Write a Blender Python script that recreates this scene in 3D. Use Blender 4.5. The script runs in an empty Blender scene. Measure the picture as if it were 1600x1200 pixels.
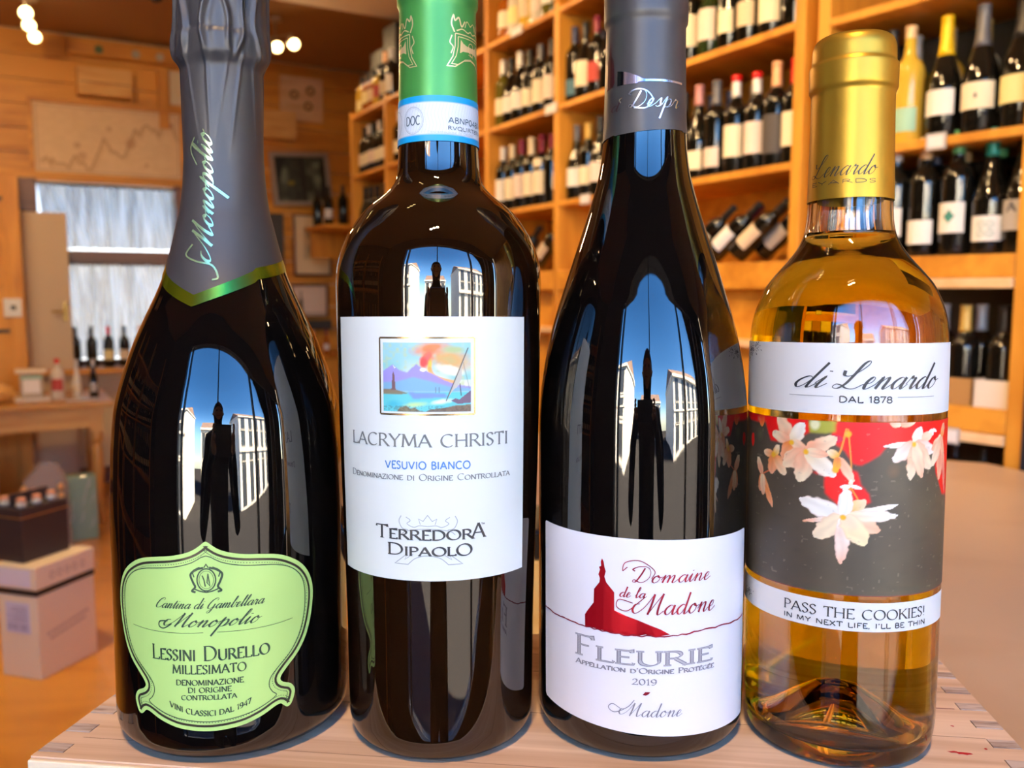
import bpy, bmesh, math, random
import numpy as np
from mathutils import Vector, Matrix
from mathutils.geometry import delaunay_2d_cdt
random.seed(7)
SC = bpy.context.scene
COL = SC.collection
PI = math.pi
EYE = 1.40                                  # camera height above the shop floor (m)

# ------------------------------------------------------------------ camera, sky, sun, exposure
cam = bpy.data.cameras.new('camera'); camo = bpy.data.objects.new('camera', cam); COL.objects.link(camo)
camo.location = (0, 0, EYE); camo.rotation_euler = (math.radians(90 - 6.05), 0, 0)
cam.sensor_width = 36; cam.lens = 1350 / 1600 * 36
cam.clip_start = 0.01; cam.clip_end = 200
cam.dof.use_dof = True; cam.dof.focus_distance = 0.315; cam.dof.aperture_fstop = 14.0
SC.camera = camo
SC.view_settings.view_transform = 'Standard'; SC.view_settings.look = 'None'
SC.view_settings.gamma = 1; SC.view_settings.use_curve_mapping = False
SC.view_settings.exposure = 0.15
SC.cycles.max_bounces = 14; SC.cycles.transmission_bounces = 12; SC.cycles.transparent_max_bounces = 12
SC.cycles.diffuse_bounces = 4; SC.cycles.glossy_bounces = 5
SC.cycles.caustics_refractive = False; SC.cycles.caustics_reflective = False
SC.cycles.sample_clamp_indirect = 6

W = bpy.data.worlds.new('sky'); SC.world = W; W.use_nodes = True
nt = W.node_tree; bg = nt.nodes['Background']
sky = nt.nodes.new('ShaderNodeTexSky'); sky.sky_type = 'NISHITA'; sky.sun_disc = False
SUN_AZ, SUN_EL = math.radians(62), math.radians(38)      # azimuth from +Y towards +X: behind and beside the shop
sky.sun_elevation = SUN_EL; sky.sun_rotation = SUN_AZ; sky.air_density = 0.8; sky.dust_density = 0.3; sky.ozone_density = 2.0
hs = nt.nodes.new('ShaderNodeHueSaturation'); hs.inputs['Saturation'].default_value = 1.30; nt.links.new(sky.outputs[0], hs.inputs['Color'])
nt.links.new(hs.outputs[0], bg.inputs[0]); bg.inputs[1].default_value = 2.15
sl = bpy.data.lights.new('sun', 'SUN'); slo = bpy.data.objects.new('sun', sl); COL.objects.link(slo)
sl.energy = 230; sl.angle = 0.01; sl.color = (1, .80, .52)
slo.rotation_euler = Vector((math.sin(SUN_AZ) * math.cos(SUN_EL), math.cos(SUN_AZ) * math.cos(SUN_EL), math.sin(SUN_EL))).to_track_quat('Z', 'Y').to_euler()
slo.location = (0, 0, 12)

# ------------------------------------------------------------------ materials
MATS = {}
def pbsdf(name, col, rough=.5, metal=0, ior=1.5, bump=None, emis=None, spec=None, coat=0, trans=0, alpha=1):
    if name in MATS: return MATS[name]
    m = bpy.data.materials.new(name); m.use_nodes = True; n = m.node_tree.nodes; b = n['Principled BSDF']
    b.inputs['Base Color'].default_value = (*col, 1); b.inputs['Roughness'].default_value = rough
    b.inputs['Metallic'].default_value = metal; b.inputs['IOR'].default_value = ior
    b.inputs['Coat Weight'].default_value = coat; b.inputs['Transmission Weight'].default_value = trans
    b.inputs['Alpha'].default_value = alpha
    if spec is not None: b.inputs['Specular IOR Level'].default_value = spec
    if emis: b.inputs['Emission Color'].default_value = (*emis[0], 1); b.inputs['Emission Strength'].default_value = emis[1]
    if bump:
        t = n.new('ShaderNodeTexNoise'); t.inputs['Scale'].default_value = bump[0]; t.inputs['Detail'].default_value = 3
        tc = n.new('ShaderNodeTexCoord'); m.node_tree.links.new(tc.outputs['Object'], t.inputs['Vector'])
        bp = n.new('ShaderNodeBump'); bp.inputs['Strength'].default_value = bump[1]; bp.inputs['Distance'].default_value = bump[2]
        m.node_tree.links.new(t.outputs[0], bp.inputs['Height']); m.node_tree.links.new(bp.outputs[0], b.inputs['Normal'])
    MATS[name] = m; return m

def wood(name, c1, c2, scale=(3, 30, 30), rough=.55, bump=.15, dist=.0015, wave=0, knots=None):
    """grain runs along the axis whose scale is smallest"""
    if name in MATS: return MATS[name]
    m = bpy.data.materials.new(name); m.use_nodes = True; n = m.node_tree.nodes; L = m.node_tree.links; b = n['Principled BSDF']
    tc = n.new('ShaderNodeTexCoord'); mp = n.new('ShaderNodeMapping'); mp.inputs['Scale'].default_value = scale
    L.new(tc.outputs['Object'], mp.inputs['Vector'])
    t = n.new('ShaderNodeTexNoise'); t.inputs['Scale'].default_value = 1; t.inputs['Detail'].default_value = 5; t.inputs['Distortion'].default_value = .6
    L.new(mp.outputs[0], t.inputs['Vector'])
    t2 = n.new('ShaderNodeTexNoise'); t2.inputs['Scale'].default_value = .22; t2.inputs['Detail'].default_value = 2
    L.new(mp.outputs[0], t2.inputs['Vector'])
    ad = n.new('ShaderNodeMath'); ad.operation = 'ADD'; L.new(t.outputs[0], ad.inputs[0]); L.new(t2.outputs[0], ad.inputs[1])
    cr = n.new('ShaderNodeValToRGB'); e = cr.color_ramp.elements
    e[0].position = .78; e[0].color = (*c2, 1); e[1].position = 1.15 if False else 1.0; e[1].color = (*c1, 1)
    mr = n.new('ShaderNodeMapRange'); mr.inputs['From Min'].default_value = .7; mr.inputs['From Max'].default_value = 1.3
    L.new(ad.outputs[0], mr.inputs['Value']); e[0].position = .15; e[1].position = .7
    L.new(mr.outputs[0], cr.inputs['Fac']); L.new(cr.outputs[0], b.inputs['Base Color'])
    b.inputs['Roughness'].default_value = rough
    bp = n.new('ShaderNodeBump'); bp.inputs['Strength'].default_value = bump; bp.inputs['Distance'].default_value = dist
    L.new(t.outputs[0], bp.inputs['Height']); L.new(bp.outputs[0], b.inputs['Normal'])
    MATS[name] = m; return m

def vcol(name, rough=.5, metal=0, bump=None):
    if name in MATS: return MATS[name]
    m = pbsdf(name, (1, 1, 1), rough, metal, bump=bump)
    a = m.node_tree.nodes.new('ShaderNodeAttribute'); a.attribute_name = 'Col'
    m.node_tree.links.new(a.outputs['Color'], m.node_tree.nodes['Principled BSDF'].inputs['Base Color'])
    return m

# ------------------------------------------------------------------ object helpers
def mesh_obj(name, verts, faces, mat, parent=None, smooth=False, kind=None):
    me = bpy.data.meshes.new(name); me.from_pydata([tuple(v) for v in verts], [], faces); me.update()
    if smooth: me.polygons.foreach_set('use_smooth', [True] * len(me.polygons))
    if mat: me.materials.append(mat)
    o = bpy.data.objects.new(name, me); COL.objects.link(o)
    if parent: o.parent = parent
    if kind: o['kind'] = kind
    return o
def share(name, me, parent=None):
    o = bpy.data.objects.new(name, me); COL.objects.link(o)
    if parent: o.parent = parent
    return o
def thing(name, label, cat, mat=None, group=None, loc=None, rz=0):
    o = bpy.data.objects.new(name, None); COL.objects.link(o); o.empty_display_size = .05
    o['label'] = label; o['category'] = cat
    if group: o['group'] = group
    if mat is not None: o.matrix_world = mat
    if loc is not None: o.location = loc; o.rotation_euler = (0, 0, rz)
    return o
def tag(o, label, cat, group=None):
    o['label'] = label; o['category'] = cat
    if group: o['group'] = group
    return o
def struct(o): o['kind'] = 'structure'; return o
def place(o, loc, rz=0): o.location = loc; o.rotation_euler = (0, 0, rz); return o

class MB:
    """collects shapes into one mesh"""
    def __init__(s): s.v = []; s.f = []
    def add(s, v, f):
        b = len(s.v); s.v += [tuple(q) for q in v]; s.f += [tuple(i + b for i in q) for q in f]; return s
    def box(s, x0, x1, y0, y1, z0, z1, c=0):
        if c <= 0:
            v = [(x, y, z) for z in (z0, z1) for x, y in ((x0, y0), (x1, y0), (x1, y1), (x0, y1))]
            return s.add(v, [(3, 2, 1, 0), (4, 5, 6, 7), (0, 1, 5, 4), (1, 2, 6, 5), (2, 3, 7, 6), (3, 0, 4, 7)])
        bm = bmesh.new(); bmesh.ops.create_cube(bm, size=1)
        for q in bm.verts: q.co = Vector(((x0 + x1) / 2 + q.co.x * (x1 - x0), (y0 + y1) / 2 + q.co.y * (y1 - y0), (z0 + z1) / 2 + q.co.z * (z1 - z0)))
        bmesh.ops.bevel(bm, geom=bm.edges[:], offset=c, segments=2, affect='EDGES', profile=.5)
        bm.verts.index_update(); v = [q.co[:] for q in bm.verts]; f = [[q.index for q in p.verts] for p in bm.faces]; bm.free()
        return s.add(v, f)
    def lathe(s, prof, n=24, c=(0, 0), cap=True):
        v = []; f = []
        for z, r in prof:
            for i in range(n): a = 2 * PI * i / n; v.append((c[0] + r * math.cos(a), c[1] + r * math.sin(a), z))
        for k in range(len(prof) - 1):
            for i in range(n): j = (i + 1) % n; f.append((k * n + i, k * n + j, (k + 1) * n + j, (k + 1) * n + i))
        if cap:
            f.append(tuple(reversed(range(n)))); b = (len(prof) - 1) * n; f.append(tuple(range(b, b + n)))
        return s.add(v, f)
    def tube(s, pts, r, n=8):
        pts = [Vector(p) for p in pts]; v = []; f = []; rr = r if hasattr(r, '__len__') else [r] * len(pts)
        for k, p in enumerate(pts):
            d = (pts[min(k + 1, len(pts) - 1)] - pts[max(k - 1, 0)]).normalized()
            a = d.cross(Vector((0, 0, 1)) if abs(d.z) < .9 else Vector((1, 0, 0))).normalized(); b = d.cross(a)
            for i in range(n): t = 2 * PI * i / n; v.append(p + (a * math.cos(t) + b * math.sin(t)) * rr[k])
        for k in range(len(pts) - 1):
            for i in range(n): j = (i + 1) % n; f.append((k * n + i, k * n + j, (k + 1) * n + j, (k + 1) * n + i))
        f.append(tuple(reversed(range(n)))); b = (len(pts) - 1) * n; f.append(tuple(range(b, b + n)))
        return s.add(v, f)
    def obj(s, name, mat, parent=None, smooth=False, kind=None):
        o = mesh_obj(name, s.v, s.f, mat, parent, smooth, kind)
        return o
def fixn(o):
    bm = bmesh.new(); bm.from_mesh(o.data); bmesh.ops.recalc_face_normals(bm, faces=bm.faces[:]); bm.to_mesh(o.data); bm.free(); return o
def autosm(o, ang=40):
    me = o.data; me.polygons.foreach_set('use_smooth', [True] * len(me.polygons))
    try: me.set_sharp_from_angle(angle=math.radians(ang))
    except Exception: pass
    return o
def empty_part(name, parent):
    o = bpy.data.objects.new(name, None); COL.objects.link(o); o.parent = parent; return o

# room frame: v to the right along the back wall, s towards the back wall, turned 29.6 deg against the camera
RA = math.radians(29.6)
def room(v, s, z=0): return Vector((v * math.cos(RA) - s * math.sin(RA), v * math.sin(RA) + s * math.cos(RA), z))
RM = Matrix.Rotation(RA, 4, 'Z')
# frame of the right-hand shelf unit, turned 37 deg
UA = math.radians(37.0)
def unit(v, s, z=0): return Vector((v * math.cos(UA) - s * math.sin(UA), v * math.sin(UA) + s * math.cos(UA), z))
# frame of the tilted crate top: x right, y away, z up from the crate top, 1.95 deg forward lean
TAU = math.radians(-1.95)
TM = Matrix.Translation((0, 0, EYE)) @ Matrix.Rotation(TAU, 4, 'X') @ Matrix.Translation((0, 0, -.160))

# ------------------------------------------------------------------ stroke lettering
def arc(cx, cy, rx, ry, a0, a1, n=12):
    return [(cx + rx * math.cos(math.radians(a0 + (a1 - a0) * i / n)), cy + ry * math.sin(math.radians(a0 + (a1 - a0) * i / n))) for i in range(n + 1)]
def cat(pts, n=7):
    P = [np.array(p, float) for p in pts]
    if len(P) < 3: return [tuple(p) for p in P]
    Q = [2 * P[0] - P[1]] + P + [2 * P[-1] - P[-2]]; out = []
    for i in range(1, len(Q) - 2):
        for k in range(n):
            t = k / n; a, b, c, d = Q[i - 1], Q[i], Q[i + 1], Q[i + 2]
            out.append(tuple(.5 * (2 * b + (c - a) * t + (2 * a - 5 * b + 4 * c - d) * t * t + (3 * b - a - 3 * c + d) * t ** 3)))
    out.append(tuple(P[-1])); return out
# roman capitals: strokes, serif feet, advance
R = {}
def G(ch, w, strokes, ser=()): R[ch] = (w, strokes, ser)
G('A', .80, [[(.05, 0), (.39, 1)], [(.39, 1), (.74, 0)], [(.17, .34), (.61, .34)]], [(.05, 0), (.74, 0)])
G('B', .62, [[(.12, 0), (.12, 1)], [(.12, 1)] + arc(.28, .77, .23, .23, 90, -90) + [(.12, .54)], [(.12, .54)] + arc(.3, .27, .27, .27, 90, -90) + [(.12, 0)]], [(.12, 0), (.12, 1)])
G('C', .80, [arc(.46, .5, .38, .51, 48, 312, 20)], [])
G('D', .84, [[(.12, 0), (.12, 1)], [(.12, 1)] + arc(.32, .5, .44, .5, 90, -90, 18) + [(.12, 0)]], [(.12, 0), (.12, 1)])
G('E', .60, [[(.12, 0), (.12, 1)], [(.12, 1), (.52, 1), (.52, .88)], [(.12, .52), (.44, .52)], [(.12, 0), (.55, 0), (.56, .14)]], [(.12, 0), (.12, 1)])
G('F', .58, [[(.12, 0), (.12, 1)], [(.12, 1), (.52, 1), (.53, .86)], [(.12, .52), (.42, .52)]], [(.12, 0), (.12, 1)])
G('G', .84, [arc(.46, .5, .38, .51, 48, 330, 20) + [(.76, .4)], [(.56, .42), (.84, .42)]], [])
G('H', .82, [[(.12, 0), (.12, 1)], [(.70, 0), (.70, 1)], [(.12, .52), (.70, .52)]], [(.12, 0), (.12, 1), (.70, 0), (.70, 1)])
G('I', .30, [[(.15, 0), (.15, 1)]], [(.15, 0), (.15, 1)])
G('K', .74, [[(.12, 0), (.12, 1)], [(.62, 1), (.13, .45)], [(.28, .6), (.70, 0)]], [(.12, 0), (.12, 1), (.70, 0), (.62, 1)])
G('L', .58, [[(.12, 0), (.12, 1)], [(.12, 0), (.54, 0), (.56, .16)]], [(.12, 0), (.12, 1)])
G('M', .98, [[(.10, 0), (.17, 1)], [(.17, 1), (.49, .08)], [(.49, .08), (.80, 1)], [(.80, 1), (.87, 0)]], [(.10, 0), (.87, 0), (.14, 1), (.83, 1)])
G('N', .84, [[(.13, 0), (.13, 1)], [(.13, 1), (.72, 0)], [(.72, 0), (.72, 1)]], [(.13, 0), (.10, 1), (.72, 1)])
G('O', .92, [arc(.46, .5, .39, .51, 90, 450, 26)], [])
G('P', .60, [[(.12, 0), (.12, 1)], [(.12, 1)] + arc(.29, .74, .26, .26, 90, -90) + [(.12, .48)]], [(.12, 0), (.12, 1)])
G('Q', .92, [arc(.46, .5, .39, .51, 90, 450, 26), [(.5, .15), (.9, -.2)]], [])
G('R', .72, [[(.12, 0), (.12, 1)], [(.12, 1)] + arc(.29, .75, .25, .25, 90, -90) + [(.12, .5)], [(.34, .5), (.70, 0)]], [(.12, 0), (.12, 1), (.70, 0)])
G('S', .54, [cat([(.46, .84), (.38, .98), (.22, 1.0), (.08, .84), (.14, .64), (.36, .46), (.46, .26), (.34, .03), (.18, -.01), (.07, .16)], 4)], [])
G('T', .70, [[(.35, 0), (.35, 1)], [(.05, .86), (.06, 1), (.64, 1), (.65, .86)]], [(.35, 0)])
G('U', .80, [[(.13, 1), (.13, .35)] + arc(.41, .32, .28, .33, 180, 360, 12) + [(.69, 1)]], [(.13, 1), (.69, 1)])
G('V', .78, [[(.05, 1), (.39, 0)], [(.39, 0), (.72, 1)]], [(.05, 1), (.72, 1)])
G('X', .74, [[(.06, 1), (.68, 0)], [(.06, 0), (.66, 1)]], [(.06, 0), (.68, 0), (.08, 1), (.66, 1)])
G('Y', .74, [[(.05, 1), (.37, .48)], [(.69, 1), (.37, .48)], [(.37, .48), (.37, 0)]], [(.37, 0), (.05, 1), (.69, 1)])
G('Z', .68, [[(.08, .86), (.09, 1), (.60, 1), (.06, 0), (.62, 0), (.63, .14)]], [])
G('0', .66, [arc(.33, .5, .25, .5, 90, 450, 22)], [])
G('1', .40, [[(.06, .82), (.22, 1), (.22, 0)]], [(.22, 0)])
G('2', .60, [cat([(.08, .78), (.2, .98), (.4, .97), (.48, .74), (.35, .42), (.06, .02)], 5) + [(.54, .02), (.55, .16)]], [])
G('4', .64, [[(.46, 0), (.46, 1), (.05, .3), (.60, .3)]], [(.46, 0)])
G('7', .58, [[(.06, .86), (.07, 1), (.52, 1), (.2, 0)]], [])
G('8', .60, [arc(.3, .75, .2, .24, -90, 270, 16), arc(.3, .26, .24, .27, 90, 450, 18)], [])
G('9', .60, [arc(.3, .7, .22, .3, 0, 360, 18), cat([(.52, .7), (.5, .35), (.35, .05), (.1, .03)], 5)], [])
G('!', .30, [[(.15, 1), (.15, .3)], [(.15, .07), (.15, 0)]], [])
G(',', .26, [[(.14, .08), (.06, -.18)]], [])
G("'", .24, [[(.14, 1.0), (.08, .75)]], [])
G('/', .0, [[(.28, 1.12), (.5, 1.34)]], [])      # acute accent over the previous small letter
G(' ', .42, [], [])
# script letters: x-height 1
S = {}
def H(ch, w, *strokes): S[ch] = (w, strokes)
H('a', 1.12, [(.85, .8), (.55, 1.), (.22, .7), (.15, .3), (.38, 0), (.65, .25), (.86, .95)], [(.88, 1.), (.84, .3), (.96, 0), (1.25, .4)])
H('b', .95, [(0, .4), (.42, 1.5), (.48, 2.1), (.32, 2.15), (.22, 1.3), (.2, .2), (.45, 0), (.72, .35), (.65, .95), (.8, .85), (1.02, .9)])
H('d', 1.15, [(.85, .8), (.55, 1.), (.22, .7), (.15, .3), (.38, 0), (.65, .25), (.86, .95)], [(.9, 2.2), (.84, .3), (.98, 0), (1.25, .4)])
H('e', .80, [(0, .35), (.45, .55), (.52, .92), (.33, 1.), (.15, .6), (.2, .1), (.42, 0), (.82, .4)])
H('i', .58, [(0, .4), (.24, 1.), (.2, .25), (.33, 0), (.62, .4)], [(.24, 1.5), (.28, 1.42)])
H('l', .60, [(0, .4), (.42, 1.5), (.48, 2.1), (.32, 2.15), (.22, 1.4), (.2, .3), (.34, 0), (.65, .4)])
H('m', 1.62, [(0, .4), (.22, 1.), (.24, .7), (.2, 0)], [(.2, .1), (.38, .7), (.62, 1.), (.72, .75), (.68, 0)], [(.68, .1), (.86, .7), (1.1, 1.), (1.2, .75), (1.16, .15), (1.3, 0), (1.64, .4)])
H('n', 1.12, [(0, .4), (.22, 1.), (.24, .7), (.2, 0)], [(.2, .1), (.38, .7), (.64, 1.), (.74, .75), (.7, .15), (.84, 0), (1.14, .4)])
H('o', .98, [(.55, 1.), (.25, .78), (.15, .3), (.38, 0), (.7, .25), (.76, .7), (.55, 1.), (.6, .78), (.8, .7), (1.02, .8)])
H('p', 1.10, [(0, .4), (.28, 1.3), (.26, .3), (.2, -1.45)], [(.24, .2), (.42, .85), (.7, 1.), (.86, .6), (.7, .08), (.45, 0), (.32, .12)], [(.7, .05), (.9, .1), (1.12, .4)])
H('r', .85, [(0, .4), (.22, 1.08), (.3, .9), (.55, .92), (.52, .3), (.64, 0), (.88, .4)])
H('s', .72, [(0, .35), (.4, 1.05), (.46, .6), (.55, .2), (.32, 0), (.1, .1)], [(.5, .05), (.74, .38)])
H('t', .60, [(0, .4), (.34, 1.6), (.26, .35), (.36, 0), (.62, .4)], [(.08, 1.08), (.55, 1.08)])
H('M', 2.10, [(-.2, 1.1), (-.55, 1.0), (-.65, .45), (-.3, .1), (.3, .75), (.85, 2.15)], [(.85, 2.15), (.85, 1.), (.78, .0)], [(.78, 0), (1.2, 1.2), (1.62, 2.2)], [(1.62, 2.2), (1.55, .8), (1.68, 0), (2.1, .4)])
H('L', 1.55, [(-.30, 1.55), (-.12, 1.15), (.3, 1.1), (.78, 1.6), (1.02, 2.15), (.88, 2.4), (.64, 2.1), (.5, 1.2), (.33, .4), (0, 0), (-.38, .1), (-.28, .36), (.1, .28), (.6, .02), (1.1, 0), (1.55, .4)])
H('C', 1.35, [(1.25, 1.6), (1.3, 2.0), (1., 2.15), (.45, 1.7), (.15, .8), (.25, .15), (.6, 0), (1., .15), (1.35, .5)])
H('G', 1.55, [(1.25, 1.6), (1.3, 2.0), (1., 2.15), (.45, 1.7), (.15, .8), (.25, .15), (.6, 0), (1., .3), (1.2, .9)], [(1.2, .95), (1.12, 0), (.9, -.8), (.55, -.9), (.5, -.6), (1.1, .0), (1.6, .4)])
H('D', 1.75, [(.75, 1.95), (.6, 1.), (.35, .1), (.05, .1), (.15, .35), (.9, 0), (1.45, .6), (1.4, 1.5), (.9, 2.1), (.1, 2.1), (-.35, 1.75), (-.1, 1.5)])
H(' ', .7)

def layout(txt, style):
    """list of (polyline, is_thin) in letter units, total width"""
    out = []; x = 0.
    if style.startswith('script'):
        sl_ = .55 if style == 'script' else .28
        for ch in txt:
            w, st = S[ch]
            for p in st: out.append(([(x + a + sl_ * b, b) for a, b in cat(p, 7)], 0))
            x += w
        return out, x
    for ch in txt:
        low = ch.islower(); k = .74 if low else 1.
        if ch == '/': x0 = x - .62 * .74; k = .74
        else: x0 = x
        w, st, ser = R[ch.upper()]
        for p in st: out.append(([(x0 + a * k, b * k) for a, b in p], 0))
        if style in ('roman', 'fat'):
            sw = .09 if style == 'roman' else .12
            for a, b in ser: out.append(([(x0 + (a - sw) * k, b * k), (x0 + (a + sw) * k, b * k)], 1))
        x += (w + (.05 if style == 'sans' else .02)) * k
    return out, x
def ribbon(M, P, wfun, step=1.2):
    """P: 2D polyline (mm); M: collector of (u, z) verts"""
    Q = [np.array(P[0], float)]
    for a, b in zip(P[:-1], P[1:]):
        a = np.array(a, float); b = np.array(b, float); d = np.linalg.norm(b - a)
        if d < 1e-6: continue
        n = max(1, int(d / step))
        for k in range(1, n + 1): Q.append(a + (b - a) * k / n)
    if len(Q) < 2: return
    n = len(Q); base = len(M[0])
    for i in range(n):
        d0 = Q[i] - Q[i - 1] if i > 0 else Q[1] - Q[0]; d1 = Q[i + 1] - Q[i] if i < n - 1 else d0
        d0 = d0 / (np.linalg.norm(d0) + 1e-9); d1 = d1 / (np.linalg.norm(d1) + 1e-9); d = d0 + d1; L = np.linalg.norm(d)
        d = d / L if L > .2 else d1; mit = 1 / max(.6, L / 2)
        w = wfun(d) * .5 * mit; nrm = np.array([-d[1], d[0]])
        M[0].append(tuple(Q[i] + nrm * w)); M[0].append(tuple(Q[i] - nrm * w))
    for i in range(n - 1): k = base + 2 * i; M[1].append((k, k + 1, k + 3, k + 2))
def text2d(txt, u0, u1, z0, cap, style, thin, thick, curve=None, vert=False):
    st, tw = layout(txt, style); sx = (u1 - u0) / tw; sy = cap
    M = ([], [])
    nib = math.radians(22)
    def wr(d): a = math.atan2(d[1], d[0]); return thin + (thick - thin) * abs(math.sin(a - nib)) ** 1.6
    def ws(d): return thin + (thick - thin) * max(0, -d[1]) ** 1.4
    def wc(d): return thick
    for P, isser in st:
        Q = [(u0 + x * sx, z0 + y * sy) for x, y in P]
        if curve: Q = [(x, z + curve(x)) for x, z in Q]
        f = wc if style == 'sans' else (ws if style.startswith('script') else wr)
        if isser: f = lambda d: max(thin, thick * .35)
        ribbon(M, Q, f)
    return M
def wrap(name, M, surf, off, mat, parent, flip=False, smooth=False):
    v = [surf(u, z, off) for u, z in M[0]]
    o = mesh_obj(name, v, M[1], mat, parent, smooth); return o

class Surf:
    """side surface of a bottle: profile (z mm, r mm), coordinates u = arc length from the side facing -Y, z = height, both mm"""
    def __init__(s, prof):
        z = np.array([p[0] for p in prof], float); r = np.array([p[1] for p in prof], float); s.z = z; s.rr = r
        h = np.diff(z); dl = np.diff(r) / h; m = np.zeros(len(z)); m[0] = dl[0]; m[-1] = dl[-1]
        for i in range(1, len(z) - 1):
            m[i] = 0 if dl[i - 1] * dl[i] <= 0 else 2 * dl[i - 1] * dl[i] / (dl[i - 1] + dl[i])
        s.m = m
    def r(s, z):
        z = min(max(z, s.z[0]), s.z[-1]); i = min(int(np.searchsorted(s.z, z, side='right')) - 1, len(s.z) - 2); h = s.z[i + 1] - s.z[i]; t = (z - s.z[i]) / h
        return float((2 * t ** 3 - 3 * t * t + 1) * s.rr[i] + (t ** 3 - 2 * t * t + t) * h * s.m[i] + (-2 * t ** 3 + 3 * t * t) * s.rr[i + 1] + (t ** 3 - t * t) * h * s.m[i + 1])
    def __call__(s, u, z, off=0):
        r = s.r(z); a = u / r; q = (r + off) / 1000
        return (q * math.sin(a), -q * math.cos(a), z / 1000)
def patch(name, surf, u0, u1, z0, z1, off, mat, parent, du=1.5, dz=3.):
    nu = max(2, int((u1 - u0) / du)); nz = max(1, int((z1 - z0) / dz)); v = []; f = []
    for j in range(nz + 1):
        for i in range(nu + 1): v.append(surf(u0 + (u1 - u0) * i / nu, z0 + (z1 - z0) * j / nz, off))
    for j in range(nz):
        for i in range(nu): k = j * (nu + 1) + i; f.append((k, k + 1, k + nu + 2, k + nu + 1))
    return mesh_obj(name, v, f, mat, parent, True)
def poly_fill(pts, g=2.5):
    """triangulated polygon with inner grid points, so that it can be wrapped"""
    P = [Vector(p) for p in pts]; n = len(P); us = [p.x for p in P]; zs = [p.y for p in P]
    def ins(x, y):
        c = False; j = n - 1
        for i in range(n):
            if (P[i].y > y) != (P[j].y > y) and x < (P[j].x - P[i].x) * (y - P[i].y) / (P[j].y - P[i].y) + P[i].x: c = not c
            j = i
        return c
    V = list(P); x = min(us) + g / 2
    while x < max(us):
        y = min(zs) + g / 2
        while y < max(zs):
            if ins(x, y): V.append(Vector((x, y)))
            y += g
        x += g
    r = delaunay_2d_cdt(V, [(i, (i + 1) % n) for i in range(n)], [], 1, 1e-4)
    return ([tuple(q) for q in r[0]], [tuple(t) for t in r[2]])
def outline(M, pts, w, closed=True):
    P = list(pts) + ([pts[0]] if closed else [])
    ribbon(M, P, lambda d: w)
def print_grid(name, surf, u0, u1, z0, z1, off, img, mat, parent):
    """flat print: one colour per vertex"""
    h, w, _ = img.shape; v = []
    for j in range(h):
        z = z0 + (z1 - z0) * j / (h - 1)
        for i in range(w): v.append(surf(u0 + (u1 - u0) * i / (w - 1), z, off))
    f = [(j * w + i, j * w + i + 1, (j + 1) * w + i + 1, (j + 1) * w + i) for j in range(h - 1) for i in range(w - 1)]
    o = mesh_obj(name, v, f, mat, parent, True)
    a = o.data.color_attributes.new('Col', 'FLOAT_COLOR', 'POINT')
    c = np.ones((h * w, 4), np.float32); c[:, :3] = np.clip(img, 0, 1).reshape(-1, 3); a.data.foreach_set('color', c.ravel())
    return o
def lin(r, g, b): return np.array([((c / 255) ** 2.2) for c in (r, g, b)])
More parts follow.
